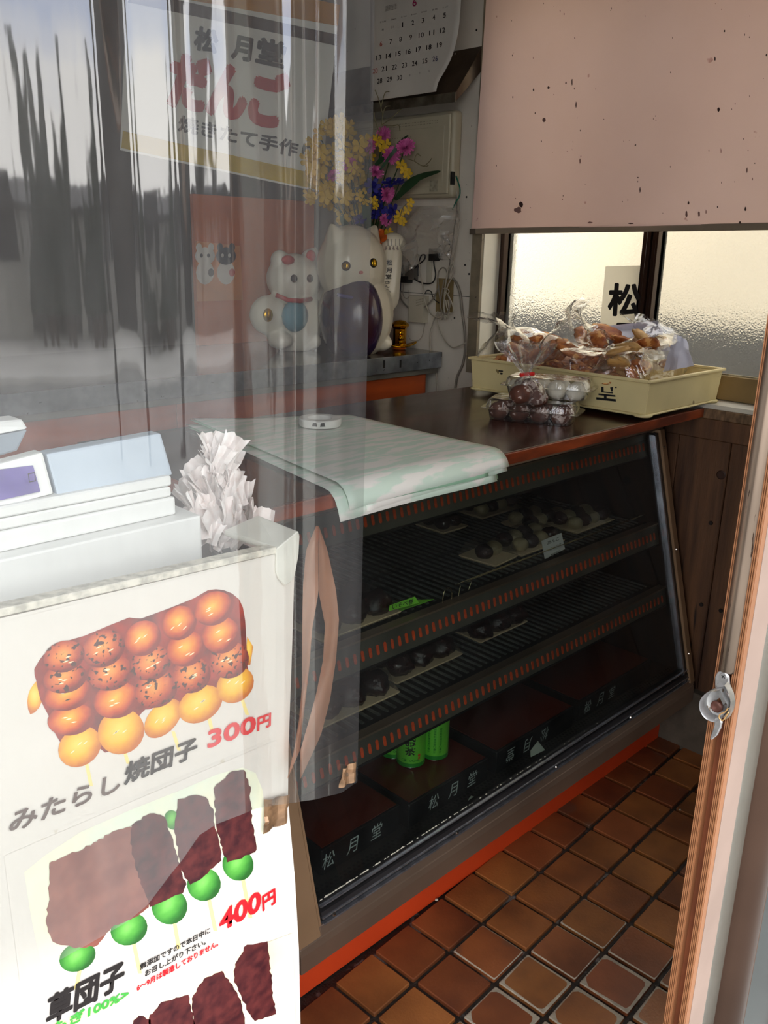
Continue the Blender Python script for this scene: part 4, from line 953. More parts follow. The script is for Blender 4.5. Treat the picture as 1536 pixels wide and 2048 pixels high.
t, A, B2 = fit_('junction_box', 815, 530, 832, 560, .025, mat('brown grey box', (92, 86, 78), .4), 'brown-grey junction box with a round knob under the hanging bag', 'junction box')
MB().lathe([(.009, 0), (.009, .008), (.005, .012), (.0001, .012)], at(824, 536, X=XW-.026), 12, axis=NX).build('knob', scr, t, smooth=40)
t, A, B2 = fit_('black_connector', 806, 552, 820, 566, .03, bcab, 'small black connector with a curled clear lead', 'connector')
# hanging clear bag
hb = film('cloudy plastic bag', haze=.36, hazecol=(220, 214, 204), refl=1.1, rough=.16, bump=.4, bs=24)
def bagf(u, v):
    x = lerp(778, 912, u)+8*math.sin(v*5); y = lerp(412, lerp(545, 500, u)-24*math.sin(u*PI)*0, v)+10*math.sin(u*7)*v-(22*v if u > .75 else 0)
    x = lerp(x, 826 if u < .6 else 900, v*.55)
    p = at(x, y, X=2.33); p.x += -.05*noise.noise(Vector((u*4, v*4, 3)))-.03*math.sin(u*PI)*math.sin(v*PI); return p
tag(MB().grid(bagf, 22, 18).build('hanging_bag', hb, None, smooth=28), 'cloudy crumpled plastic bag hanging on the wall under the appliance', 'bag')
def bagg(u, v):
    p = at(lerp(878, 905, u)+4*math.sin(v*7), lerp(470, 520, v), X=2.31); p.x -= .02*noise.noise(Vector((u*5, v*5, 9))); return p
tag(MB().grid(bagg, 8, 10).build('clear_wrapper', film('crinkled wrapper', haze=.1, hazecol=(240, 240, 240), refl=3, rough=.1, bump=.5, bs=50), None, smooth=25), 'crinkled clear wrapper dangling beside the cable bundle', 'wrapper')
# ------------------------------------------------------------------ beckoning cats, gold figure
porc = mat('ivory porcelain', (222, 212, 188), .28, var=.06, vs=6, coat=.4)
def blob(parts, vox=.006, sm=3):
    b = MB()
    for q in parts:
        if len(q) == 2: b.ell(q[0], q[1], 16, 12)
        else:
            a, c, r = q[0], q[1], q[2]; n_ = 8
            for i in range(n_+1): b.ell(a.lerp(c, i/n_), lerp(r, q[3], i/n_), 12, 8)
    return b, vox, sm
CYp = 2.30
def cp3(x, y, dy=0): return at(x, y, Y=CYp+dy)
mpp = (cp3(760, 600)-cp3(770, 600)).length/10
def pxr(v): return v*mpp
cat = thing('beckoning_cat', 'large ivory beckoning cat with raised lettered paw, half behind the clear curtain', 'figurine', (cp3(722, 700).x, CYp, SZ))
b, vx, sm2 = blob([(cp3(703, 532), (pxr(50), pxr(46), pxr(54))), (cp3(712, 628), (pxr(54), pxr(52), pxr(64))), (cp3(764, 640, .0), (pxr(8), pxr(20), pxr(26))), (cp3(757, 655, -.03), (pxr(15), pxr(20), pxr(26))),
                 (cp3(766, 594), cp3(780, 508), pxr(24), pxr(19)), (cp3(748, 612), cp3(768, 590), pxr(28), pxr(23)), (cp3(786, 487), (pxr(20), pxr(18), pxr(15))), (cp3(757, 684, -.05), (pxr(15), pxr(24), pxr(13))),
                 (cp3(720, 684, -.05), (pxr(15), pxr(24), pxr(13))), (cp3(672, 482), cp3(664, 452), pxr(16), pxr(4)), (cp3(738, 482), cp3(750, 455), pxr(16), pxr(4))])
hit = caster(clampz(b.build('body', porc, cat, remesh=.0055, sm=3, smooth=True), SZ+.0005))
def surf(px, py, r): return cp3(px, py, -r)
goldp = mat('gold paint', (226, 176, 40), .25, metal=.8, var=.1); bink = mat('glaze black', (26, 20, 18), .3)
def stuck(nm, px, py, r, m, dep=.25, parent=None, fn=None):
    h, n_ = (fn or hit)(px, py)
    if h is None: return
    R3 = n_.to_track_quat('Z', 'Y').to_matrix(); MB().ell(h, (r[0], r[1], r[0]*dep), 14, 8, rot=R3).build(nm, m, parent or cat, smooth=True)
stuck('eye', 747, 526, (.016, .016), bink); stuck('eye', 748, 526, (.013, .013), goldp, .5); stuck('pupil', 749, 526, (.005, .007), bink, 1.6)
stuck('eye', 692, 532, (.016, .016), bink); stuck('eye', 692, 532, (.013, .013), goldp, .5); stuck('pupil', 692, 532, (.005, .007), bink, 1.6)
stuck('nose', 722, 545, (.008, .006), mat('pink glaze', (200, 120, 110), .4))
for k in range(4):
    h, n_ = hit(772+k*7.6, 496)
    if h: 
        n_ = Vector((-.7, -.7, .1)).normalized(); s_ = Vector((.7, -.7, 0)); h = h-ray(772, 496).normalized()*.003
        MB().poly([h-s_*.005-Vector((0, 0, .007)), h+s_*.005-Vector((0, 0, .007)), h+Vector((0, 0, .010))]).build('claw_mark', mat('claw brown', (96, 62, 30), .4), cat)
    P_ = [hit(776+k*7.6, y_)[0] for y_ in (492, 487, 482, 478)]; P_ = [p_ for p_ in P_ if p_]
    if len(P_) > 1: MB().tube(P_, .0010, 5).build('toe_line', bink, cat)
for k, ch in enumerate('松月堂さんへ'):
    hh = (11, 10, 9, 6, 6, 7)[k]; yy = (526, 541, 553, 563, 571, 580)[k]; xx = (779, 778, 777, 775, 773, 775)[k]
    a1, _ = hit(xx-5.5, yy); b1, _ = hit(xx+5.5, yy)
    if a1 and b1:
        off = -ray(xx, yy).normalized()*.004; nn = (b1-a1).cross(Vector((0, 0, 1))).normalized()
        if nn.dot(ray(xx, yy)) > 0: nn = -nn
        txt(ch, a1+off-Vector((0, 0, .008)), b1+off-Vector((0, 0, .008)), hh*.0017, nn, bink, cat, bold=.02, ext=.001)
clampz(MB().ell(cp3(702, 636, -.03), (pxr(38), pxr(50), pxr(62)), 18, 14).build('bib', mat('aubergine lacquer', (62, 34, 40), .25, var=.3, vs=12, col2=(40, 26, 70), coat=.4), cat, smooth=True, label='glossy dark aubergine bib'), SZ+.0008)
MB().tube([cp3(756, 580, -.06), cp3(735, 592, -.09), cp3(705, 596, -.1), cp3(675, 590, -.09)], .006, 8).build('collar', mat('purple cord', (70, 56, 120), .5), cat, smooth=True)
# gold figure on an ingot-shaped boat
gold = mat('bright gold', (236, 172, 22), .16, metal=1, var=.15, vs=30, bump=.25, bs=70)
gp = at(799, 699, Z=SZ); gf = thing('gold_ornament', 'small shiny gold column ornament on a boat-shaped gold base, on the sideboard', 'ornament', gp)
b = MB(); R_ = .054
def boat(u, v):
    a = 2*PI*u; r = lerp(.0, 1, v); x = math.cos(a)*r*.066; y = math.sin(a)*r*.036; z = .008+.018*(r**2)*(math.cos(a)**2)+.004*r
    return gp+Vector((x*.75+y*.5, -x*.6+y*.75, z))
b.grid(boat, 24, 8); b.build('ingot_dish', gold, gf, smooth=True, solid=.004)
MB().lathe([(.018, 0), (.026, .004), (.020, .010)], gp, 16).build('foot', mat('orange base', (190, 92, 30), .4), gf)
MB().lathe([(.026, .012), (.0265, .018), (.024, .022), (.0245, .075), (.028, .082), (.033, .086), (.033, .092), (.026, .098), (.018, .105), (.0001, .108)], gp, 8).build('column', gold, gf, bevel=.0015, seg=2)
for z_, r_, dz in ((.062, .011, .010), (.045, .014, .011), (.030, .012, .009)):
    MB().ell(gp+Vector((-.013, -.019, z_)), (r_, r_*.7, dz), 12, 8, nz=.35, seed=int(z_*1000)).build('relief_figure', gold, gf, smooth=True)
# second cat behind the curtain
CY2 = 2.49
def c2(x, y, dy=0): return at(x, y, Y=CY2+dy)
m2 = (c2(600, 600)-c2(610, 600)).length/10
cat2 = thing('beckoning_cat', 'smaller white beckoning cat with red ears and blue bib, blurred behind the clear curtain', 'figurine', (c2(590, 690).x, CY2, SZ))
b, _, _ = blob([(c2(588, 558), (m2*46, m2*38, m2*38)), (c2(590, 640), (m2*44, m2*40, m2*58)), (c2(560, 520), c2(556, 508), m2*15, m2*5), (c2(620, 518), c2(630, 500), m2*15, m2*5), (c2(636, 610), c2(652, 560), m2*15, m2*13), (c2(540, 630), (m2*34, m2*26, m2*30)), (c2(560, 680, -.04), (m2*18, m2*22, m2*14)), (c2(618, 682, -.04), (m2*18, m2*22, m2*14))])
clampz(b.build('body', mat('white glaze', (228, 222, 206), .3, var=.03), cat2, remesh=.0075, sm=3, smooth=True), SZ+.0005)
rede = mat('red ear', (196, 52, 52), .4); blub = mat('pale blue bib', (120, 170, 186), .5)
MB().ell(c2(576, 520, -m2*22), (m2*12, m2*6, m2*7), 10, 6).build('ear_lining', rede, cat2, smooth=True); MB().ell(c2(622, 512, -m2*18), (m2*9, m2*5, m2*9), 10, 6).build('ear_lining', rede, cat2, smooth=True)
MB().tube([c2(552, 590, -m2*30), c2(575, 600, -m2*42), c2(600, 602, -m2*44), c2(622, 598, -m2*34)], .008, 8).build('collar', rede, cat2, smooth=True)
MB().ell(c2(590, 632, -m2*34), (m2*24, m2*12, m2*24), 12, 8).build('bib', blub, cat2, smooth=True)
for x in (588, 620): MB().ell(c2(x, 557, -m2*39), (m2*6, m2*4, m2*6), 8, 6).build('eye', bink, cat2, smooth=True)
MB().ell(c2(536, 630, -m2*26), (m2*9, m2*4, m2*10), 10, 6).build('coin', goldp, cat2, smooth=True)
# ------------------------------------------------------------------ flowers
rose = mat('carnation pink', (226, 124, 184), .6, var=.2, vs=60, col2=(190, 70, 140)); yel = mat('yellow petal', (222, 178, 28), .6, var=.15); blu = mat('iris blue', (44, 40, 140), .6, var=.2); grn = mat('stem green', (40, 66, 30), .6, var=.25); leafm = mat('leaf green', (38, 70, 40), .45, var=.25); dry = mat('dry sprig', (124, 116, 84), .7); orc = mat('orange orchid', (214, 96, 28), .5, var=.3, vs=40)
fx = at(742, 520, Y=2.42)
fb = thing('flower_bouquet', 'bouquet of pink carnations, yellow sprays and blue irises behind the cats', 'flowers', (fx.x, 2.42, SZ))
MB().lathe([(.05, 0), (.055, .06), (.035, .16), (.03, .24), (.04, .27)], (fx.x, 2.45, SZ), 18).build('vase', mat('dark vase', (30, 30, 36), .3), fb, smooth=True)
MB().tube([Vector((fx.x, 2.45, SZ+.27)), fx+Vector((0, .02, .03))], .02, 8).build('stem_bunch', grn, fb)
def fat(px, py, Y):
    p = at(px, py, Y=Y); return p if p.x < 2.30 else at(px, py, X=2.30)
def petals(n_, rad, cup, wid, seed=0, layers=2):
    b = MB(); random.seed(seed)
    for l_ in range(layers):
        for i in range(n_):
            a = 2*PI*(i+.5*l_)/n_+random.uniform(-.1, .1); el = lerp(.15, 1.1, l_/max(1, layers-1))+random.uniform(-.1, .1); R1 = rad*(1-(.22 if layers < 5 else .1)*l_)
            d = Vector((math.cos(a)*math.cos(el), math.sin(a)*math.cos(el), math.sin(el)*cup)); s = Vector((-math.sin(a), math.cos(a), 0))*wid*R1
            b.poly([Vector((0, 0, 0)), d*R1*.6+s, d*R1+s*.7+Vector((0, 0, .1*R1)), d*R1*1.04, d*R1-s*.7+Vector((0, 0, .1*R1)), d*R1*.6-s])
    return b
random.seed(31)
hub = Vector((fx.x, 2.44, fx.z-.02))
car = petals(15, .033, 1, .13, 1, 6).build('carnation', rose, fb, fixn=False, org=(0, 0, 0)); yl = petals(5, .019, .5, .35, 2, 1).build('yellow_blossom', yel, fb, fixn=False); ir = petals(6, .03, .9, .3, 3, 2).build('iris', blu, fb, fixn=False)
for o in (car, yl, ir): o.data.transform(Matrix.Translation(ORG['flower_bouquet']))
firstf = {}
def flo(src, px, py, Y, sc_=1.0, stem=True):
    p = fat(px, py, Y)
    if src.name not in firstf: firstf[src.name] = 1; o = src
    else: o = src.copy(); C.objects.link(o); o.parent = fb
    o.location = p-ORG['flower_bouquet']; tocam = (Vector((0, 0, CAMZ))-p).normalized()+Vector((random.uniform(-.6, .6),)*1+(random.uniform(-.6, .6), random.uniform(-.2, .7)))
    o.rotation_euler = tocam.to_track_quat('Z', 'Y').to_euler(); o.scale = (sc_,)*3
    return p
stems = MB()
for q in ((782, 312, 1.0), (812, 296, 1.05), (768, 270, .85), (752, 345, .85), (774, 388, .95), (742, 292, .8), (771, 440, .7), (750, 0, 0), (700, 330, .8), (668, 352, .7)):
    if q[2]:
        p = flo(car, q[0], q[1], 2.36, q[2]); stems.tube(smoothpath([p, p.lerp(hub, .5)+Vector((0, .02, 0)), hub], 3), .0022, 5)
for q in ((779, 368), (799, 366), (756, 392), (760, 416), (786, 424), (750, 430), (732, 470), (720, 440), (745, 372), (716, 500), (735, 410)): p = flo(ir, q[0], q[1], 2.37, random.uniform(.7, 1.0)); stems.tube([p, hub], .002, 5)
for q in ((757, 284), (772, 288), (765, 296), (802, 330), (808, 340), (816, 348), (752, 276), (747, 400), (752, 412), (800, 428), (815, 420), (820, 405), (797, 438), (806, 444), (760, 468), (768, 474), (777, 466), (765, 480)): flo(yl, q[0], q[1], 2.34, random.uniform(.7, 1.15))
for i in range(95):
    a = random.uniform(0, 2*PI); r = random.random()**.6; p = flo(yl, 678+70*r*math.cos(a), 345+108*r*math.sin(a), random.uniform(2.32, 2.46), random.uniform(.9, 1.5))
    if i % 5 == 0: stems.tube(smoothpath([p, p.lerp(hub, .5)+Vector((0, 0, .03)), hub], 3), .0016, 5)
stems.build('stems', grn, fb, kind='stuff')
b = petals(5, .036, .5, .4, 6, 1)
o = b.build('orchid', orc, fb, fixn=False, org=None); o.data.transform(Matrix.Translation(ORG['flower_bouquet'])); firstf.clear(); flo(o, 756, 478, 2.31, 1.0); firstf['carnation'] = 1
def blade(pts, w0, m=leafm):
    P = smoothpath(pts, 5); b = MB(); n_ = len(P); L1, L2 = [], []
    for i, p in enumerate(P):
        t = i/(n_-1); w1 = w0*math.sin(PI*min(1, t*.85+.12))**.8*(1 if t < .98 else .1); d = (P[min(i+1, n_-1)]-P[max(0, i-1)]).normalized(); s = d.cross(Vector((.6, .8, 0))).normalized()
        L1.append(b.b.verts.new(p+s*w1)); L2.append(b.b.verts.new(p-s*w1))
    for i in range(n_-1): b.b.faces.new([L1[i], L1[i+1], L2[i+1], L2[i]])
    return b.build('leaf', m, fb, fixn=False, smooth=True)
blade([fat(*q, 2.33) for q in ((795, 395), (815, 368), (845, 352), (882, 342))], .011); blade([fat(*q, 2.34) for q in ((790, 400), (808, 380), (830, 362), (851, 345))], .012)
blade([fat(*q, 2.33) for q in ((760, 340), (790, 300), (800, 285), (817, 270))], .007); blade([fat(*q, 2.35) for q in ((750, 330), (762, 320), (775, 300), (780, 280))], .009)
blade([fat(*q, 2.35) for q in ((750, 470), (735, 440), (730, 400), (720, 380))], .014); blade([fat(*q, 2.36) for q in ((745, 480), (700, 460), (680, 430))], .014)
for P_ in (((755, 275), (763, 250), (765, 230), (758, 200), (750, 180)), ((763, 250), (778, 240), (792, 228), (803, 218)), ((765, 235), (770, 215), (780, 212)), ((762, 215), (770, 186), (780, 183), (792, 182)), ((758, 262), (750, 240), (748, 225)), ((765, 250), (785, 252), (797, 250), (800, 262)),
           ((815, 318), (828, 322), (845, 332), (856, 326), (864, 316)), ((828, 322), (834, 308), (841, 312)), ((845, 332), (852, 333), (857, 330)), ((800, 435), (806, 415), (818, 405))):
    MB().tube(smoothpath([fat(*q, 2.30) for q in P_], 4), .0016, 5).build('dry_sprig', dry, fb)
# ------------------------------------------------------------------ things on the back wall seen through the curtain
bnn = thing('shop_banner', 'white shop banner with red and black lettering and yellow bands, tilted behind the curtain', 'banner', (2.0, 2.72, 1.66))
nB = Vector((-.62, -.78, .0)).normalized()
o_ = at(480, 200, Y=2.72)
def bnp(px, py, off=0):
    d = ray(px, py); t = (o_-Vector((0, 0, CAMZ))).dot(nB)/d.dot(nB); return Vector((0, 0, CAMZ))+d*t+nB*off
def bq(px, off, m, nm):
    P = [bnp(*q, off) for q in px]; return MB().prism(P, -nB*.001).build(nm, m, bnn)
wsh = mat('banner cloth', (236, 234, 222), .7, var=.05, vs=3)
MB().prism([bnp(*q) for q in ((255, -40), (676, 50), (640, 384), (240, 300))], -nB*.006).build('cloth', wsh, bnn)
bq(((268, -60), (300, -72), (680, 10), (676, 52), (262, -20)), .003, mat('banner orange', (200, 134, 30), .7), 'orange_band')
bq(((256, 5), (262, -20), (676, 70), (674, 92)), .003, mat('banner brown', (70, 52, 40), .7), 'brown_band')
bq(((246, 262), (650, 352), (646, 382), (243, 296)), .003, mat('banner yellow', (216, 180, 30), .7), 'yellow_band')
bred = mat('banner red', (196, 40, 46), .6)
for ch, x0, y0, x1, y1, h in (('松', 388, 98, 432, 108, 46), ('月', 463, 116, 500, 124, 46), ('堂', 512, 124, 566, 136, 50)): txt(ch, bnp(x0, y0, .004), bnp(x1, y1, .004), (bnp(x0, y0-h, .004)-bnp(x0, y0, .004)).length, nB, ink, bnn, bold=.05)
txt('だんご', bnp(338, 208, .004), bnp(562, 258, .004), (bnp(400, 220, .004)-bnp(400, 112, .004)).length, nB, bred, bnn, bold=.07)
txt('焼きたて手作り', bnp(356, 262, .004), bnp(625, 322, .004), (bnp(400, 290, .004)-bnp(400, 258, .004)).length, nB, ink, bnn, bold=.03)
ob = MB().box(1.78, 2.33, 2.78, 2.80, SZ+.0005, 1.66)
tag(ob.build('orange_board', mat('orange board', (204, 104, 44), .5, var=.08)), 'plain orange board standing behind the white cat, under the banner', 'board')
cc_ = thing('cat_card', 'small orange card with a white and a black-and-white cat drawing, on the orange board', 'card', (1.93, 2.77, 1.28))
CYc = 2.772
MB().prism([at(*q, Y=CYc) for q in ((393, 482), (480, 492), (486, 600), (396, 603))], (0, .0078, 0)).build('card', mat('light orange card', (226, 142, 76), .6), cc_)
wcat = mat('drawn white', (226, 220, 210), .6); kcat = mat('drawn black', (60, 56, 60), .6)
def cov(cx, cy, rx, ry, m, off, nm): 
    P = [at(cx+rx*math.cos(2*PI*i/16), cy+ry*math.sin(2*PI*i/16), Y=CYc-off) for i in range(16)]; MB().poly(P).build(nm, m, cc_)
for cx, m, m2_ in ((410, wcat, kcat), (452, kcat, wcat)):
    cov(cx, 512, 20, 18, m, .0010, 'cat_head'); cov(cx, 545, 18, 24, m if cx < 430 else m2_, .0008, 'cat_body'); cov(cx-12, 495, 6, 9, m, .0009, 'cat_ear'); cov(cx+12, 495, 6, 9, m, .0009, 'cat_ear')
    cov(cx-7, 511, 3, 4, m2_, .0012, 'cat_eye'); cov(cx+7, 511, 3, 4, m2_, .0012, 'cat_eye'); cov(cx+12, 545, 6, 8, bred if cx > 430 else kcat, .0012, 'cat_patch')
# ================================================================== blind and window sign
XB = 2.372
blm = mat('pink blind cloth', (214, 186, 178), .65, var=.06, vs=1.2, bump=.05, bs=300, col2=(200, 171, 162), spots=(20, .72, (176, 136, 128)))
_t = blm.node_tree; _b = _t.nodes['Principled BSDF']; _tl = _t.nodes.new('ShaderNodeBsdfTranslucent'); _mx = _t.nodes.new('ShaderNodeMixShader'); _mx.inputs[0].default_value = .45
_t.links.new(_b.inputs['Base Color'].links[0].from_socket, _tl.inputs[0]); _o = [x for x in _t.nodes if x.type == 'OUTPUT_MATERIAL'][0]
_t.links.new(_b.outputs[0], _mx.inputs[1]); _t.links.new(_tl.outputs[0], _mx.inputs[2]); _t.links.new(_mx.outputs[0], _o.inputs[0])
bl = thing('roller_blind', 'dirty pink roller blind pulled halfway down the window', 'blind', (XB, 1.4, at(1200, 455, X=XB).z))
b = MB()
def blf(u, v):
    xt, yt, xb, yb = lerp(972, 1600, u), -60, lerp(943, 1600, u), lerp(459, 446, u)
    x, y = lerp(xb, xt+4*(1-u), v), lerp(yb, yt, v)
    return at(x, y, X=XB-.008*math.exp(-((u-.45)/.1)**2)*(.4+.6*v)+.004*math.sin(u*9+v*3)-.012*(1-v)**3*math.sin(u*4)*0)
b.grid(blf, 40, 16); b.build('cloth', blm, bl, smooth=True)
A0, A1, A2, A3 = [at(*q, X=XB) for q in ((941, 457), (1600, 444), (1600, 459), (941, 468))]
MB().prism([A0, A1, A2, A3], (.014, 0, 0)).build('bottom_bar', mat('beige bar', (150, 134, 114), .5, var=.1), bl, bevel=.001)
MB().prism([at(*q, X=XB-.002) for q in ((939, 458), (950, 457), (950, 468), (939, 469))], (.004, 0, 0)).build('bar_cap', mat('bar cap', (96, 84, 72), .5), bl)
random.seed(44); stn = mat('blind stain', (70, 44, 38), .8); stn2 = mat('pale stain', (150, 112, 104), .8)
b = MB(); b2 = MB()
marks = [(1097, 175, 3, 3), (1088, 240, 4, 5), (1042, 409, 5, 7), (1132, 166, 2, 3), (1144, 164, 1.5, 7), (1067, 180, 2, 3), (1437, 219, 3, 5), (1449, 62, 2, 3), (1271, 290, 2, 2), (1491, 418, 2.5, 5), (1377, 406, 2.5, 4), (1412, 424, 2, 5), (1533, 110, 2, 3), (1276, 355, 1.5, 2), (1125, 399, 1.5, 2), (1152, 209, 1.5, 8), (1442, 302, 1.5, 6), (1430, 118, 2, 5), (1494, 340, 1.5, 6), (1505, 358, 1.5, 3), (1160, 322, 2, 6), (1435, 414, 1.5, 2), (1280, 380, 1.5, 6), (1180, 445, 6, 2), (1262, 447, 8, 1.5), (1480, 445, 3, 3)]
for i in range(60): marks.append((random.uniform(985, 1530), random.uniform(0, 440), random.uniform(.6, 1.2), random.uniform(.6, 3)))
for x, y, rx, ry in marks:
    P = [at(x+rx*1.0*math.cos(2*PI*j/7)*random.uniform(.6, 1.1), y+ry*math.sin(2*PI*j/7)*random.uniform(.7, 1.1), X=XB-.0115) for j in range(7)]
    (b if random.random() < .7 else b2).poly(P)
for x, y, rx, ry in ((1036, 420, 9, 7), (1373, 428, 3, 7), (1398, 428, 3, 6)):
    b2.poly([at(x+rx*math.cos(2*PI*j/9)*random.uniform(.6, 1.1), y+ry*math.sin(2*PI*j/9)*random.uniform(.7, 1.1), X=XB-.011) for j in range(9)])
b.build('stains', stn, bl, kind='stuff'); b2.build('stains', stn2, bl, kind='stuff')
XS = XG-.008
sg = thing('window_sign', 'white paper sign with black brush lettering, standing against the window pane beside the mullion', 'sign', at(1240, 640, X=XS))
_w = mat('warm white paper', (240, 234, 214), .6, var=.04); _t = _w.node_tree; _b = _t.nodes['Principled BSDF']; _tl = _t.nodes.new('ShaderNodeBsdfTranslucent'); _mx = _t.nodes.new('ShaderNodeMixShader'); _mx.inputs[0].default_value = .6
_t.links.new(_b.inputs['Base Color'].links[0].from_socket, _tl.inputs[0]); _o = [x for x in _t.nodes if x.type == 'OUTPUT_MATERIAL'][0]
_t.links.new(_b.outputs[0], _mx.inputs[1]); _t.links.new(_tl.outputs[0], _mx.inputs[2]); _t.links.new(_mx.outputs[0], _o.inputs[0])
MB().poly([at(*q, X=XS) for q in ((1211, 533), (1281, 531), (1268, 760), (1190, 760))]).build('paper', _w, sg)
def stx(ch, x0, y0, x1, y1, h): txt(ch, at(x0, y0, X=XS-.002), at(x1, y1, X=XS-.002), (at(x0, y0-h, X=XS-.002)-at(x0, y0, X=XS-.002)).length, NX, ink, sg, bold=.035)
stx('松', 1216, 630, 1278, 632, 62); stx('月', 1222, 705, 1268, 707, 58)
# ================================================================== cream crate with bagged rice crackers
crm = mat('cream crate plastic', (238, 220, 162), .42, var=.08, vs=4, spots=(22, .70, (150, 128, 80)))
cz0, cz1 = 1.0885, 1.186
_a, _b, _c = at(1291, 835, Z=cz0), at(934, 779, Z=cz0), at(1407, 799, Z=cz0)
cx0, cx1, cy0, cy1 = _a.x-.006, _c.x+.004, _a.y-.004, _b.y+.006
cr_ = thing('crate', 'cream plastic crate with black stamp marks, full of bagged crackers, on the counter end', 'crate', (2.28, 1.46, cz0))
t_ = .006; fl_ = .01
def wall(a, b_, c_, d_):   # bottom a,b ; top c,d (outer)
    return (a, b_, c_, d_)
ox = .006
bot = [(cx0+ox, cy0+ox), (cx1-ox, cy0+ox), (cx1-ox, cy1-ox), (cx0+ox, cy1-ox)]; top = [(cx0, cy0), (cx1, cy0), (cx1, cy1), (cx0, cy1)]
cc0 = Vector(((cx0+cx1)/2, (cy0+cy1)/2))
def inn(p, d): v = Vector(p)-cc0; return (p[0]-math.copysign(d, v.x), p[1]-math.copysign(d, v.y))
for i in range(4):
    j = (i+1) % 4; a, b_ = bot[i], bot[j]; c_, d_ = top[i], top[j]
    ai, bi, ci, di = inn(a, t_), inn(b_, t_), inn(c_, t_), inn(d_, t_)
    MB().hexa([(*a, cz0+.006), (*b_, cz0+.006), (*bi, cz0+.006), (*ai, cz0+.006), (*c_, cz1-.008), (*d_, cz1-.008), (*di, cz1-.008), (*ci, cz1-.008)]).build('side', crm, cr_, bevel=.0015)
MB().box(cx0+ox-.003, cx1-ox+.003, cy0+ox-.003, cy1-ox+.003, cz0, cz0+.0058).build('base', crm, cr_, bevel=.002)
for x, y in ((cx0+.02, cy0+.02), (cx1-.02, cy0+.02), (cx0+.02, cy1-.02), (cx1-.02, cy1-.02)): MB().lathe([(.022, 0), (.026, .004), (.022, .008)], (x, y, cz0-.0015), 16).build('foot', crm, cr_, smooth=True)
b = MB(); e0 = .007
for x0_, x1_, y0_, y1_ in ((cx0-e0, cx1+e0, cy0-e0, cy0+.004), (cx0-e0, cx1+e0, cy1-.004, cy1+e0), (cx0-e0, cx0+.004, cy0+.0045, cy1-.0045), (cx1-.004, cx1+e0, cy0+.0045, cy1-.0045)): b.box(x0_, x1_, y0_, y1_, cz1-.008, cz1)
b.build('rim', crm, cr_, bevel=.0025, seg=2)
stm = mat('black stencil', (26, 26, 28), .6)
xf_ = cx0+.0005
def stamp(pxs, dx=0):
    P = []
    for q in pxs:
        p = at(*q, X=cx0+.004); f_ = (p.z-cz0)/(cz1-cz0); P.append(Vector((cx0+ox*(1-f_)-.0012, p.y, p.z)))
    MB().poly(P).build('stencil_mark', stm, cr_)
sx = lambda x, y: (920+x/2.9538, 600+y/2.9538)
for P_ in (((838, 512), (852, 512), (852, 540), (906, 546), (906, 552), (838, 546)), ((890, 516), (908, 512), (906, 540), (896, 540)), ((806, 574), (922, 586), (922, 600), (806, 588)), ((820, 552), (920, 562), (920, 572), (820, 562)), ((852, 560), (868, 562), (868, 584), (852, 582)),
           ((232, 414), (258, 416), (258, 424), (232, 422)), ((240, 428), (256, 430), (254, 440), (242, 440)), ((920, 512), (930, 512), (930, 520), (920, 520))):
    stamp([sx(*q) for q in P_])
# rice crackers
cracker = mat('rice cracker', (206, 128, 62), .55, var=.3, vs=40, col2=(140, 66, 28), bump=.8, bs=70, spots=(26, .6, (238, 176, 104)))
cracker2 = mat('pale rice cracker', (214, 166, 98), .5, var=.15, vs=30, bump=.4, bs=60)
def crk(m, seed, rx=.052, ry=.036, nm='rice_cracker'):
    b = MB(); b.ell((0, 0, 0), (rx, ry, .011), 16, 8, nz=.35, seed=seed); return b.build(nm, m, None, smooth=True, org=(0, 0, 0))
cks = [crk(cracker, 1), crk(cracker, 5, .038, .034), crk(cracker2, 3, .042, .026)]
nC = [0, 0, 0]
def put(k, x, y, z, rot, label, group):
    o = cks[k]
    if nC[k]: o = o.copy(); C.objects.link(o)
    nC[k] += 1; o.location = (x, y, z); o.rotation_euler = rot; o['label'] = label; o['category'] = 'cracker'; o['group'] = group
random.seed(9)
bags_ = [('left', cx0+.03, 1.56, 1.74, 8, (0, 1)), ('middle', cx0+.03, 1.34, 1.55, 12, (0, 1)), ('right', cx0+.03, 1.19, 1.33, 11, (2, 1, 2))]
pz = {'left': .0, 'middle': .02, 'right': .03}
for nm, x0_, ya_, yb2_, n_, ks in bags_:
    for i in range(n_*2):
        t1 = random.random(); lay = i//(n_//2+1)
        x = random.uniform(cx0+.05, cx1-.09); y = random.uniform(ya_+.025, yb2_-.025)
        z = cz0+.035+lay*.027+pz[nm]*.7+.05*(x-cx0)/.3
        put(random.choice(ks), x, y, z, (random.uniform(-.8, .8), random.uniform(-.9, .5), random.uniform(0, 3)), ('golden brown' if nm != 'right' else 'pale tan')+' rice cracker in the %s clear bag of the crate' % nm, 'rice crackers in the %s bag' % nm)
bgf = film('cellophane', haze=.03, hazecol=(235, 235, 240), refl=1.15, rough=.06, bump=.6, bs=26)
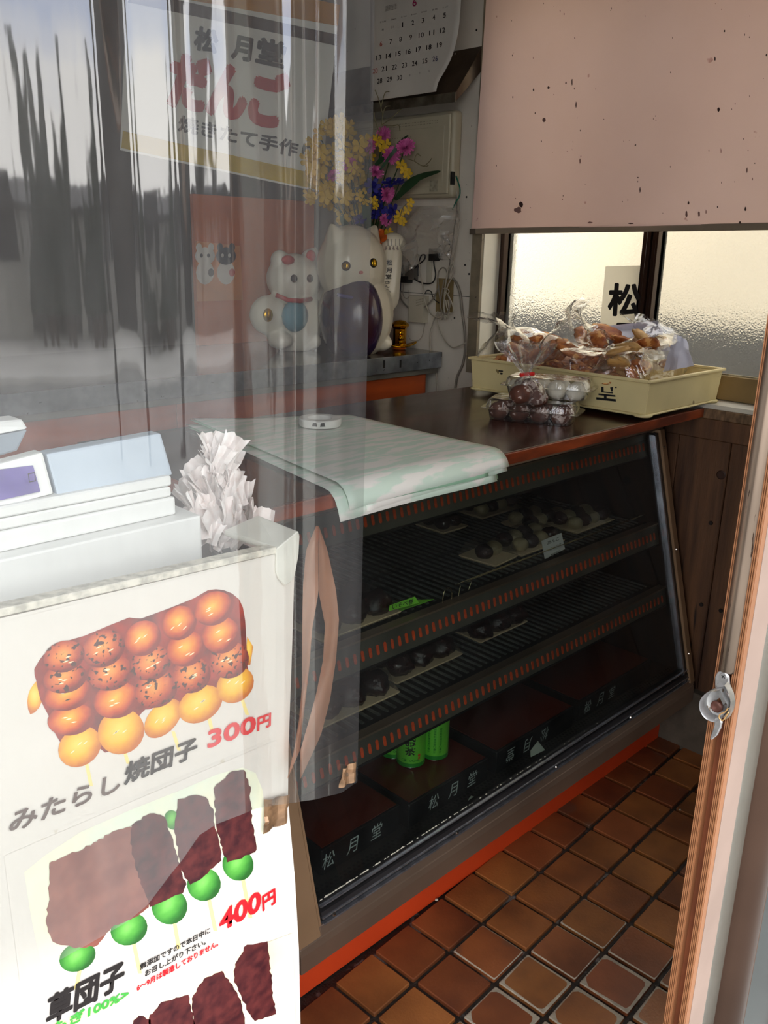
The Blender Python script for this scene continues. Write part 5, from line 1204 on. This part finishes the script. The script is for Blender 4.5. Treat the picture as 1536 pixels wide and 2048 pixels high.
# clear bags over the crackers: crumpled domes with a flared open mouth
def cello(name, label, base, peak, seed, mouth):
    """base: rectangle (x0,x1,y0,y1); peak: direction of the loose end"""
    x0_, x1_, y0_, y1_ = base; b = MB()
    def fn(u, v):
        a = 2*PI*u; cx_, cy_ = (x0_+x1_)/2, (y0_+y1_)/2; rx, ry = (x1_-x0_)/2, (y1_-y0_)/2
        sq = lambda c: math.copysign(abs(c)**.55, c)
        if v < .62:
            t = v/.62; r = 1-.12*t**3-.35*max(0, t-.6); p = Vector((cx_+rx*sq(math.cos(a))*r, cy_+ry*sq(math.sin(a))*r, cz0+.02+.13*t)); 
        else:
            t = (v-.62)/.38; r0 = Vector((cx_+rx*sq(math.cos(a))*.74, cy_+ry*sq(math.sin(a))*.74, cz0+.15)); m_ = Vector(peak)+Vector(mouth)*math.cos(a)+Vector((0, 0, .012))*math.sin(a)
            p = r0.lerp(m_, t)
        nn = noise.noise_vector(Vector((p.x*17, p.y*17, p.z*17+seed)))*.017+noise.noise_vector(Vector((p.x*48, p.y*48, p.z*48+seed)))*.007
        return p+nn
    b.grid(fn, 40, 22); return tag(b.build(name, bgf, None, smooth=24), label, 'bag', 'clear bags of crackers in the crate')
cello('cracker_bag', 'clear bag of golden crackers at the left end of the crate, mouth flaring left', (cx0+.012, cx1-.05, 1.56, 1.745), (2.20, 1.76, 1.30), 1, (.03, .13, -.012))
cello('cracker_bag', 'clear bag of golden crackers in the middle of the crate, peaked upwards', (cx0+.012, cx1-.05, 1.345, 1.555), (2.32, 1.54, 1.345), 5, (.03, .075, -.02))
cello('cracker_bag', 'clear bag of pale crackers with white paper slip at the right end of the crate', (cx0+.012, cx1-.04, 1.18, 1.335), (2.40, 1.32, 1.30), 9, (.03, .13, .03))
cello('cracker_bag', 'low clear bag of golden crackers in front of the middle one, lying against the rim', (cx0+.01, cx0+.2, 1.22, 1.50), (2.30, 1.24, 1.215), 14, (.03, .05, .0))
for i in range(7): put(0, cx0+.06+random.uniform(-.02, .03), 1.26+i*.035, cz0+.078+random.uniform(0, .01), (random.uniform(-.3, .3), random.uniform(-.3, .2), random.uniform(0, 3)), 'golden brown rice cracker in the low clear bag at the crate rim', 'rice crackers in the low bag')
wp_ = mat('bluish white paper', (226, 226, 240), .5, var=.04)
def slip(pxs, Xp, label, amp=.012, seed=0):
    P = [at(*q, X=Xp) for q in pxs]
    def fn(u, v):
        a = P[0].lerp(P[1], u).lerp(P[3].lerp(P[2], u), v); a.x += amp*noise.noise(Vector((u*3, v*3, seed)))+.06*(v-.5)*-1; return a
    tag(MB().grid(fn, 12, 10).build('paper_slip', wp_, None, smooth=20, solid=.0005), label, 'paper', 'paper slips in the cracker bag')
slip(((1190, 654), (1305, 642), (1352, 700), (1238, 702)), 2.36, 'broad white paper slip at the back of the right cracker bag', .02, 2)
slip(((1338, 668), (1362, 680), (1398, 730), (1336, 742)), 2.33, 'small white paper slip at the right edge of the right cracker bag', .01, 5)
# ================================================================== clamshell packs of buns on the counter
CZ = 1.0745
packf = film('clamshell plastic', haze=.04, hazecol=(240, 240, 240), refl=1.3, rough=.05, bump=.2, bs=60)
manju = mat('sugared brown bun', (112, 66, 50), .7, var=.25, vs=50, spots=(48, .56, (196, 176, 166)), bump=.3, bs=40); daif = mat('floured white bun', (226, 220, 200), .7, var=.06, bump=.2, bs=40)
def clam(cx_, cy_, cz_, W, D, H, rz, label):
    t = thing('clamshell_pack', label, 'food pack', (cx_, cy_, cz_), 'clear packs of buns on the counter'); M3 = Matrix.Rotation(rz, 3, 'Z'); o = Vector((cx_, cy_, cz_))
    def sq(sx_, sy_, z, r=.16, n_=20):
        return [o+M3 @ Vector((W/2*sx_*math.copysign(abs(math.cos(2*PI*i/n_))**.35, math.cos(2*PI*i/n_)), D/2*sy_*math.copysign(abs(math.sin(2*PI*i/n_))**.35, math.sin(2*PI*i/n_)), z)) for i in range(n_)]
    def loft(R_, nm, cap=None):
        b = MB(); V = [[b.b.verts.new(p) for p in r_] for r_ in R_]
        for A_, B_ in zip(V, V[1:]):
            for i in range(len(A_)): b.b.faces.new([A_[i], A_[(i+1) % len(A_)], B_[(i+1) % len(A_)], B_[i]])
        if cap == 0: b.b.faces.new(V[0])
        if cap == 1: b.b.faces.new(V[-1])
        b.build(nm, packf, t, smooth=30)
    loft([sq(.9, .88, .001), sq(.95, .94, H*.52), sq(1.08, 1.12, H*.54), sq(1.1, 1.14, H*.52)], 'base_shell', 0)
    loft([sq(1.1, 1.14, H*.565), sq(1.0, .98, H*.57), sq(.95, .92, H*.9), sq(.90, .86, H)], 'lid_shell', 1)
    for s in (-1, 1):
        for i in range(7):
            p = o+M3 @ Vector((W*(-.42+.14*i), s*D*.47, H*.60)); MB().tube([p, p+M3 @ Vector((0, -s*.004, H*.3))], .0012, 5).build('lid_rib', packf, t)
    return t, o, M3
def bun(m, r, seed, _k=1.1): return MB().ell((0, 0, 0), (r*_k, r*_k, r*.95), 16, 10, nz=.1, seed=seed).build('bun', m, None, smooth=True, org=(0, 0, 0))
bm1, bm2 = bun(manju, .0245, 1), bun(daif, .024, 2); nb_ = [0, 0]
def putb(k, p, label, group, sc_=1):
    o = (bm1, bm2)[k]
    if nb_[k]: o = o.copy(); C.objects.link(o)
    nb_[k] += 1; o.location = p; o.rotation_euler = (random.uniform(-.3, .3), random.uniform(-.3, .3), random.uniform(0, 6)); o.scale = (sc_,)*3; o['label'] = label; o['category'] = 'bun'; o['group'] = group
pa, pb_ = at(968, 840, Z=CZ), at(1138, 857, Z=CZ); mid = (pa+pb_)/2; ang = math.atan2(pb_.y-pa.y, pb_.x-pa.x)
nrm_ = Vector((-math.sin(ang), math.cos(ang), 0)); nrm_ = nrm_ if nrm_.x > 0 else -nrm_
Wc = (pb_-pa).length*1.06; Dc = .125; c1 = mid+nrm_*Dc*.52
t1_, o1_, M1_ = clam(c1.x, c1.y, CZ, Wc, Dc, .056, ang, 'lower clear clamshell pack of sugared brown buns on the counter')
for i in range(4):
    for j in range(2): putb(0, o1_+M1_ @ Vector((Wc*(-.35+.232*i), Dc*(-.22+.44*j), .0225)), 'sugared brown bun in the lower clear pack, '+pos_(i, j, 4, 2), 'sugared buns in the lower pack')
c2_ = c1+nrm_*.045+(pb_-pa).normalized()*-.012+Vector((0, 0, 0))
qd = at(1095, 795, Z=CZ+.054); c2_ = Vector((qd.x, qd.y, 0))+nrm_*.01
t2_, o2_, M2_ = clam(c2_.x, c2_.y, CZ+.0575, Wc*.95, Dc, .050, ang, 'upper clear clamshell pack of white floured buns, stacked on the other')
for i in range(4):
    for j in range(2): putb(1, o2_+M2_ @ Vector((Wc*.95*(-.34+.228*i), Dc*(-.22+.44*j), .021)), 'white floured bun in the upper clear pack, '+pos_(i, j, 4, 2), 'white buns in the upper pack')
# twisted bag of buns on top
YBG = at(1050, 800, Z=CZ+.054).y
bc = at(1058, 782, Y=at(1050, 812, Z=CZ+.054).y)
mp2 = (at(1058, 782, Y=bc.y)-at(1068, 782, Y=bc.y)).length/10
tb = thing('tied_bag', 'small clear bag of brown buns twisted shut with red tape, leaning on the packs', 'bag', (bc.x, bc.y, CZ+.054)); Yb = bc.y
pr2 = [(-.004, 0), (.030, .006), (.040, .02), (.036, .038), (.017, .054), (.007, .064), (.012, .074), (.030, .096), (.048, .118), (.054, .132)]
b = MB()
def tbf(u, v):
    k = v*(len(pr2)-1); i = min(len(pr2)-2, int(k)); r = lerp(pr2[i][0], pr2[i+1][0], k-i); z = lerp(pr2[i][1], pr2[i+1][1], k-i); a = 2*PI*u
    r *= 1+.28*math.sin(a*7+v*3)*(v > .4)+.1*noise.noise(Vector((u*8, v*6, 2))); return Vector((bc.x-.012*v, bc.y+.012*v, CZ+.056+z*1.16))+Vector((r*math.cos(a)*1.25, r*math.sin(a)*1.1, 0))+noise.noise_vector(Vector((u*9, v*9, 1)))*.004
b.grid(tbf, 42, 26); b.build('film', film('bag film', haze=.10, hazecol=(236, 230, 232), refl=1.4, rough=.08, bump=.6, bs=40), tb, smooth=28)
MB().tube([Vector((bc.x-.022, bc.y+.014, CZ+.130)), Vector((bc.x-.008, bc.y+.006, CZ+.1315)), Vector((bc.x+.008, bc.y-.006, CZ+.133))], .005, 8).build('red_tape', mat('red tape', (222, 36, 30), .4), tb)
for q, s_, wh in (((1042, 788), 1.05, 'left'), ((1075, 795), 1.0, 'right'), ((1060, 772), .9, 'rear')): putb(0, at(*q, Y=Yb+(.0 if q[1] > 780 else .03)), wh+' one of the brown buns in the small twisted clear bag', 'buns in the twisted bag', s_)
# ================================================================== wrapping paper stack and tape roll
def paperm(name, c1_, c2_):
    m = mat(name, c1_, .45, var=.0, vs=6, col2=c2_, st=(1.5, 9, 1), lo=.47, hi=.53, detail=5, coord='Object'); return m
pw = paperm('patterned wrapping paper', (240, 238, 232), (212, 231, 217)); pg = mat('green paper edge', (172, 220, 188), .5, var=.15)
st = thing('wrapping_paper', 'stack of white and pale green patterned wrapping paper draped over the counter edge', 'paper stack', (1.2, 1.4, CZ))
FE = 1.124      # where the sheets bend over the counter edge
def sheet(pts_top, drop, zoff, m, nm='sheet', curl=0.02, seed=0, thick=.0006):
    """pts_top: far-left, far-right, near-right, near-left on the counter; drop: how far each near corner hangs"""
    FL, FR, NR, NL = [Vector((p[0], p[1], 0)) for p in pts_top]
    def fn(u, v):
        far = FL.lerp(FR, u); near = NL.lerp(NR, u); d = lerp(drop[0], drop[1], u); L1_ = (near-far).length; tot = L1_+d; s = v*tot
        dirn = (near-far).normalized()
        R_ = .045
        bs_ = L1_-R_*.55
        if s <= bs_: p = far+dirn*s; z = 0
        else:
            q = s-bs_; a = min(q/R_, 1.18); p = far+dirn*(bs_+R_*math.sin(a)+max(0, q-R_*1.18)*math.cos(1.18)); z = -R_*(1-math.cos(a))-max(0, q-R_*1.18)*math.sin(1.18)
        zz = CZ+zoff+z+.0015*math.sin(u*6+v*4+seed)
        return Vector((p.x, p.y, zz))
    b = MB(); b.grid(fn, 20, 34); return b.build(nm, m, st, smooth=True, solid=thick)
def zz_(px, py): p = at(px, py, Z=CZ+.01); return (p.x, p.y)
sheet([zz_(372, 850), zz_(690, 838), (1.43, FE), (1.03, FE)], (.045, .045), .0035, pg, seed=1)
sheet([zz_(372, 848), zz_(700, 838), (1.425, FE), (.985, FE)], (.052, .052), .007, pw, seed=1.4)
sheet([zz_(400, 845), zz_(705, 836), (1.462, FE), (1.05, FE)], (.050, .040), .0105, pw, seed=2)
sheet([zz_(380, 843), zz_(690, 835), (1.40, FE), (1.02, FE)], (.040, .044), .013, pg, seed=2.3)
sheet([zz_(385, 841), zz_(700, 834), (1.47, FE), (1.01, FE)], (.044, .036), .0145, pw, seed=2.6)
tr_ = thing('tape_roll', 'white tape roll with small dark print lying on the wrapping paper', 'tape roll', at(640, 852, Z=CZ+.02))
q = at(640, 850, Z=CZ+.02); MB().lathe([(.028, .0), (.048, .0), (.050, .004), (.050, .016), (.048, .018), (.030, .018), (.028, .016), (.028, .0)], q, 28).build('roll', mat('tape white', (232, 232, 228), .35, var=.04), tr_, smooth=35)
for dx in (-.25, .12):
    a = math.atan2(-q.y, -q.x)+dx; c_ = q+Vector((math.cos(a)*.0505, math.sin(a)*.0505, .006)); s_ = Vector((-math.sin(a), math.cos(a), 0))
    MB().prism([c_-s_*.006, c_+s_*.006, c_+s_*.004+Vector((0, 0, .009)), c_-s_*.004+Vector((0, 0, .008))], Vector((math.cos(a), math.sin(a), 0))*.0004).build('printed_mark', ink, tr_)
# ================================================================== clear vinyl curtain
VY = .735
vin = film('clear vinyl', tint=(236, 238, 236), haze=.05, hazecol=(225, 225, 225), refl=1.7, rough=.035, bump=.03, bs=7, st=(4, 1, .5), hazevar=.05)
def vx(px): return at(px, 200, Y=VY).x
# folds measured along the top of the photo: (left, right, slope of the sheet)
folds = [(-200, 120, .02), (120, 196, -.03), (196, 262, .16), (262, 350, -.10), (350, 372, .08), (372, 458, -.06), (458, 562, .06), (562, 590, -.14), (590, 604, .14), (604, 640, -.12), (640, 664, .10), (664, 694, -.13), (694, 743, .04)]
xs = [at(p, 200, Y=VY).x for p in (f[0] for f in folds)]+[vx(743)]
def slope(x):
    s = 0
    for (a, b_, v) in folds:
        xa, xb = vx(a), vx(b_)
        if xa <= x <= xb: t = (x-xa)/(xb-xa); s = v*min(1, 4*min(t, 1-t)+.15)
    return s
NXV = 420; X0, X1 = -.55, vx(743)
prof = []; y = 0; pxv = X0
for i in range(NXV+1):
    x = lerp(X0, X1, i/NXV); y += slope(x)*(X1-X0)/NXV; prof.append((x, y))
ym = sum(p[1] for p in prof)/len(prof)
bottom = [(-140, 2010), (0, 1985), (80, 1947), (200, 1880), (258, 1846), (300, 1810), (370, 1720), (404, 1668), (440, 1645), (520, 1612), (590, 1601), (640, 1592), (690, 1578), (712, 1562)]
BP = [at(*q, Y=VY) for q in bottom]
def zbot(x):
    if x <= BP[0].x: return BP[0].z
    for a, b_ in zip(BP, BP[1:]):
        if a.x <= x <= b_.x: return lerp(a.z, b_.z, (x-a.x)/(b_.x-a.x))
    return BP[-1].z
def vf(u, v):
    x, yo = prof[int(round(u*NXV))]; zb3 = zbot(x); z = lerp(zb3, 2.44, v)
    amp = .35+.65*min(1, max(0, (z-1.25)/.5)); wob = .0025*noise.noise(Vector((x*3, 0, z*2)))+.003*math.sin(z*2.2+x*3)
    xx = x-(.012*(1.55-z) if z < 1.55 else 0)*max(0, (x-.3)/.4)
    return Vector((xx, VY+(yo-ym)*amp+wob, z))
cur = thing('vinyl_curtain', 'hanging clear vinyl curtain over the left half of the shop opening, reflecting the street', 'curtain', (.1, VY, .8))
MB().grid(vf, NXV, 60).build('sheet', vin, cur, smooth=True, fixn=False)
foil('packing_tape', ((684, 1536), (712, 1524), (710, 1562), (680, 1577)), 'crumpled shiny tape patch at the lower right corner of the clear curtain', VY-.006, foilm)
# loop of amber reflection film behind the curtain, added to imitate a reflection
am = film('amber reflection film', tint=(240, 190, 160), haze=.5, hazecol=(236, 178, 146), refl=.3, rough=.2, hazevar=.25)
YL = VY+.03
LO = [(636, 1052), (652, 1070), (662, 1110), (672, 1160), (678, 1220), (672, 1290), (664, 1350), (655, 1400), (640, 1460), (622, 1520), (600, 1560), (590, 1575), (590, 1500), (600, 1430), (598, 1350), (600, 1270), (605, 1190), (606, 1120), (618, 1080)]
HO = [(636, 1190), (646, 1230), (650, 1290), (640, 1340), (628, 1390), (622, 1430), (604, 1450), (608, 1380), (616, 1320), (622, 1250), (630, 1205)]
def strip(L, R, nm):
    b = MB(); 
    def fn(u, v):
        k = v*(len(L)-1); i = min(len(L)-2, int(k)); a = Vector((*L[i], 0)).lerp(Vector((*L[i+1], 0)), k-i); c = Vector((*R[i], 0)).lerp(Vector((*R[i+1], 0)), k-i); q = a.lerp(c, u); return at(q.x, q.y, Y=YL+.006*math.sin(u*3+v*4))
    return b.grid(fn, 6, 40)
lt = thing('amber_reflection', 'amber brown reflection shape added as a loop of film behind the clear curtain', 'strip', at(620, 1560, Y=YL))
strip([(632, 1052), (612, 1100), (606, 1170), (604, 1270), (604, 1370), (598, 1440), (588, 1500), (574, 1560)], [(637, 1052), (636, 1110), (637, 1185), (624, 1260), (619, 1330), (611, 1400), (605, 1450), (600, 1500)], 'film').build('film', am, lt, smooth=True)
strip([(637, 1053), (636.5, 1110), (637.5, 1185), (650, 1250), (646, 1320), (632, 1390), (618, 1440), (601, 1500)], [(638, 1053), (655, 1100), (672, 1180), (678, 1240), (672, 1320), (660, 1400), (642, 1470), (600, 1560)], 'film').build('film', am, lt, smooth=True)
# ================================================================== sliding door leaf at the right, seen edge-on
DX = .80
dbr = mat('copper brown aluminium', (172, 118, 80), .5, metal=.35, var=.15, vs=3, st=(1, 1, .4), rvar=.08); dch = mat('brown channel', (128, 72, 44), .5, metal=.3, var=.2, vs=14)
dsl = mat('tarnished aluminium cover', (150, 132, 116), .3, metal=.8, var=.3, vs=6, st=(3, 3, .4), spots=(90, .68, (50, 36, 28)), rvar=.1)
yl_, yr_ = at(1406, 1500, X=DX).y, at(1455, 1500, X=DX).y
D0, D1 = yr_, yl_            # near (street) side, far side
dw = D1-D0
door = bpy.data.objects.new('door_1', None); C.objects.link(door); door.location = (DX, D0, 0); ORG['door_1'] = Vector((DX, D0, 0)); door['kind'] = 'structure'
zl = at(1440, 1338, X=DX).z
MB().box(DX+.012, DX+.040, D0+.001, D1-.001, .02, 2.4).build('stile_core', dch, door)
for k, (a, b_) in enumerate(((0, .30), (.68, 1.0))):
    MB().box(DX+.002, DX+.0118, D0+dw*a, D0+dw*b_, .02, 2.4).build('stile_lip', dbr, door)
    for j in range(4):
        yy = D0+dw*lerp(a, b_, (j+.5)/4); MB().box(DX, DX+.0018, yy-dw*.018, yy+dw*.018, .02, 2.4).build('ridge', dbr, door)
MB().lathe([(dw*.37, zl), (dw*.37, 2.4)], (DX+.004, D0+dw*.54, 0), 24).build('cover_profile', dsl, door, smooth=40)
MB().box(DX+.012, DX+.052, D0-.0005, D0+.0009, .02, 2.4).build('front_bead', mat('pale stile film', (150, 130, 118), .75, spec=.15, metal=0, var=.12, vs=5), door)
MB().box(DX+.040, DX+.16, D0+.012, D0+.015, .02, 2.4).build('glass_pane', film('door glass', haze=.30, hazecol=(206, 206, 192), refl=1.0, rough=.05, hazevar=.08), door)
MB().box(DX+.052, DX+.0535, D0+.0105, D0+.0118, .02, 2.4).build('film_edge', mat('brown film edge', (170, 90, 60), .5), door)
MB().box(DX+.053, DX+.075, D0+.0100, D0+.0104, .02, 2.4).build('film_strip', film('pink grey film', tint=(225, 205, 198), haze=.35, hazecol=(206, 186, 176), refl=.8), door)
MB().lathe([(.034, .02), (.034, 2.4)], (DX+.158, D0+.022, 0), 28).build('inner_stile', mat('dark brown bronze', (92, 70, 58), .25, metal=.8, var=.2, vs=3, rvar=.08), door, smooth=40)
MB().box(DX+.16, DX+.68, D0+.018, D0+.03, .02, 2.4).build('inner_stile_back', MATS['dark brown bronze'], door)
MB().box(DX+.194, 1.49, D0+.012, D0+.0145, .061, 2.359).build('glass_pane', film('dark door glass', tint=(170, 190, 190), haze=.03, refl=.5, rough=.08), door)
MB().box(DX, 1.5, D0, D1, .0, .06).build('bottom_rail', dbr, door); MB().box(DX, 1.5, D0, D1, 2.36, 2.44).build('top_rail', dbr, door)
struct(MB().box(1.50, 2.60, .25, .35, -.1, 2.7).build('wall_front_right_unseen', dark_wall))  # unseen wall, added to block daylight and darken the far right
struct(MB().box(1.42, 1.50, .245, .355, -.1, 2.5).build('door_2', dbr))
# hook latch
lt_ = mat('worn zinc', (196, 196, 196), .32, metal=.75, var=.2, vs=60, spots=(70, .62, (110, 92, 72))); brs = mat('rubbed brass edge', (220, 176, 116), .35, metal=.7)
lc = at(1436, 1408, X=DX-.012); lm = (at(1436, 1408, X=DX-.012)-at(1446, 1408, X=DX-.012)).length/10
def lp(px, py, dx=.012): return at(px, py, X=DX-dx)
la = thing('crescent_latch', 'worn crescent hook latch screwed to the edge of the sliding door', 'latch', lp(1436, 1470))
MB().prism([lp(*q, .002) for q in ((1432, 1372), (1432, 1352), (1437, 1343), (1445, 1341), (1455, 1345), (1460, 1352), (1461, 1375), (1458, 1400), (1448, 1410))], (-.0025, 0, 0)).build('mounting_plate', lt_, la, bevel=.0006)
q = lp(1448, 1352, .0048); MB().lathe([(.0040, 0), (.0034, .0016), (.0001, .0018)], q, 12, axis=NX).build('screw_head', lt_, la, smooth=30)
for a in (.5, 2.07):
    s_ = Vector((0, math.cos(a), math.sin(a)))*.0022; n2_ = Vector((0, -math.sin(a), math.cos(a)))*.0004; q2_ = q+Vector((-.0019, 0, 0)); MB().prism([q2_-s_-n2_, q2_+s_-n2_, q2_+s_+n2_, q2_-s_+n2_], (-.0002, 0, 0)).build('screw_slot', blk, la)
ring = [(1444, 1377), (1436, 1380), (1422, 1381), (1412, 1387), (1404, 1398), (1402, 1410), (1406, 1424), (1415, 1435), (1428, 1441), (1438, 1440), (1448, 1432), (1456, 1420), (1458, 1408), (1453, 1398), (1448, 1388)]
RP = smoothpath([lp(*q) for q in ring+[ring[0]]], 4)[:-1]
b = MB(); n_ = len(RP); c_ = sum(RP, Vector())/n_; rows = []
for k_, (s_, dx) in enumerate(((1.0, .006), (1.02, -.002), (1.0, -.004), (.93, -.002), (.86, .008), (.55, .0095), (.20, .0095))):
    rows.append([b.b.verts.new(c_+(p-c_)*s_+Vector((dx, 0, 0))) for p in RP])
for A_, B_ in zip(rows, rows[1:]):
    for i in range(n_): b.b.faces.new([A_[i], A_[(i+1) % n_], B_[(i+1) % n_], B_[i]])
b.build('cup', lt_, la, smooth=35)
MB().lathe([(.0062, 0), (.0062, .003), (.0045, .004), (.0001, .002)], lp(1435, 1412, .004), 14, axis=NX).build('pivot', mat('rusty brown', (92, 50, 38), .5, metal=.3, var=.2, vs=80), la, smooth=30)
MB().tube(RP+[RP[0]], .0008, 6).build('rubbed_rim', brs, la, smooth=True) if 0 else None
b = MB(); arm = [(1456, 1362), (1462, 1372), (1468, 1386), (1471, 1402), (1468, 1418), (1461, 1432), (1450, 1440)]
inn_ = [(1449, 1371), (1454, 1380), (1459, 1392), (1461, 1404), (1460, 1414), (1455, 1425), (1446, 1434)]
V = [[b.b.verts.new(lp(*q, d)) for q in L_] for L_, d in ((inn_, .006), (inn_, .016), (arm, .018), (arm, .006))]
for i in range(4):
    A_, B_ = V[i], V[(i+1) % 4]
    for j in range(len(arm)-1): b.b.faces.new([A_[j], A_[j+1], B_[j+1], B_[j]])
for j in (0, -1): b.b.faces.new([V[i][j] for i in range(4)])
b.build('hook_arm', lt_, la, smooth=35)
MB().prism([lp(*q, .014) for q in ((1428, 1438), (1440, 1436), (1443, 1446), (1440, 1458), (1433, 1472), (1422, 1481), (1419, 1476), (1424, 1464), (1428, 1450))], (.004, 0, 0)).build('thumb_tab', lt_, la, bevel=.0008)
MB().tube(smoothpath([lp(1456, 1416, .018), lp(1450, 1424, .018), lp(1441, 1428, .018), lp(1438, 1435, .018), lp(1444, 1441, .018), lp(1450, 1436, .018), lp(1457, 1424, .018)], 4), .0007, 6).build('spring_wire', brs, la, smooth=True)
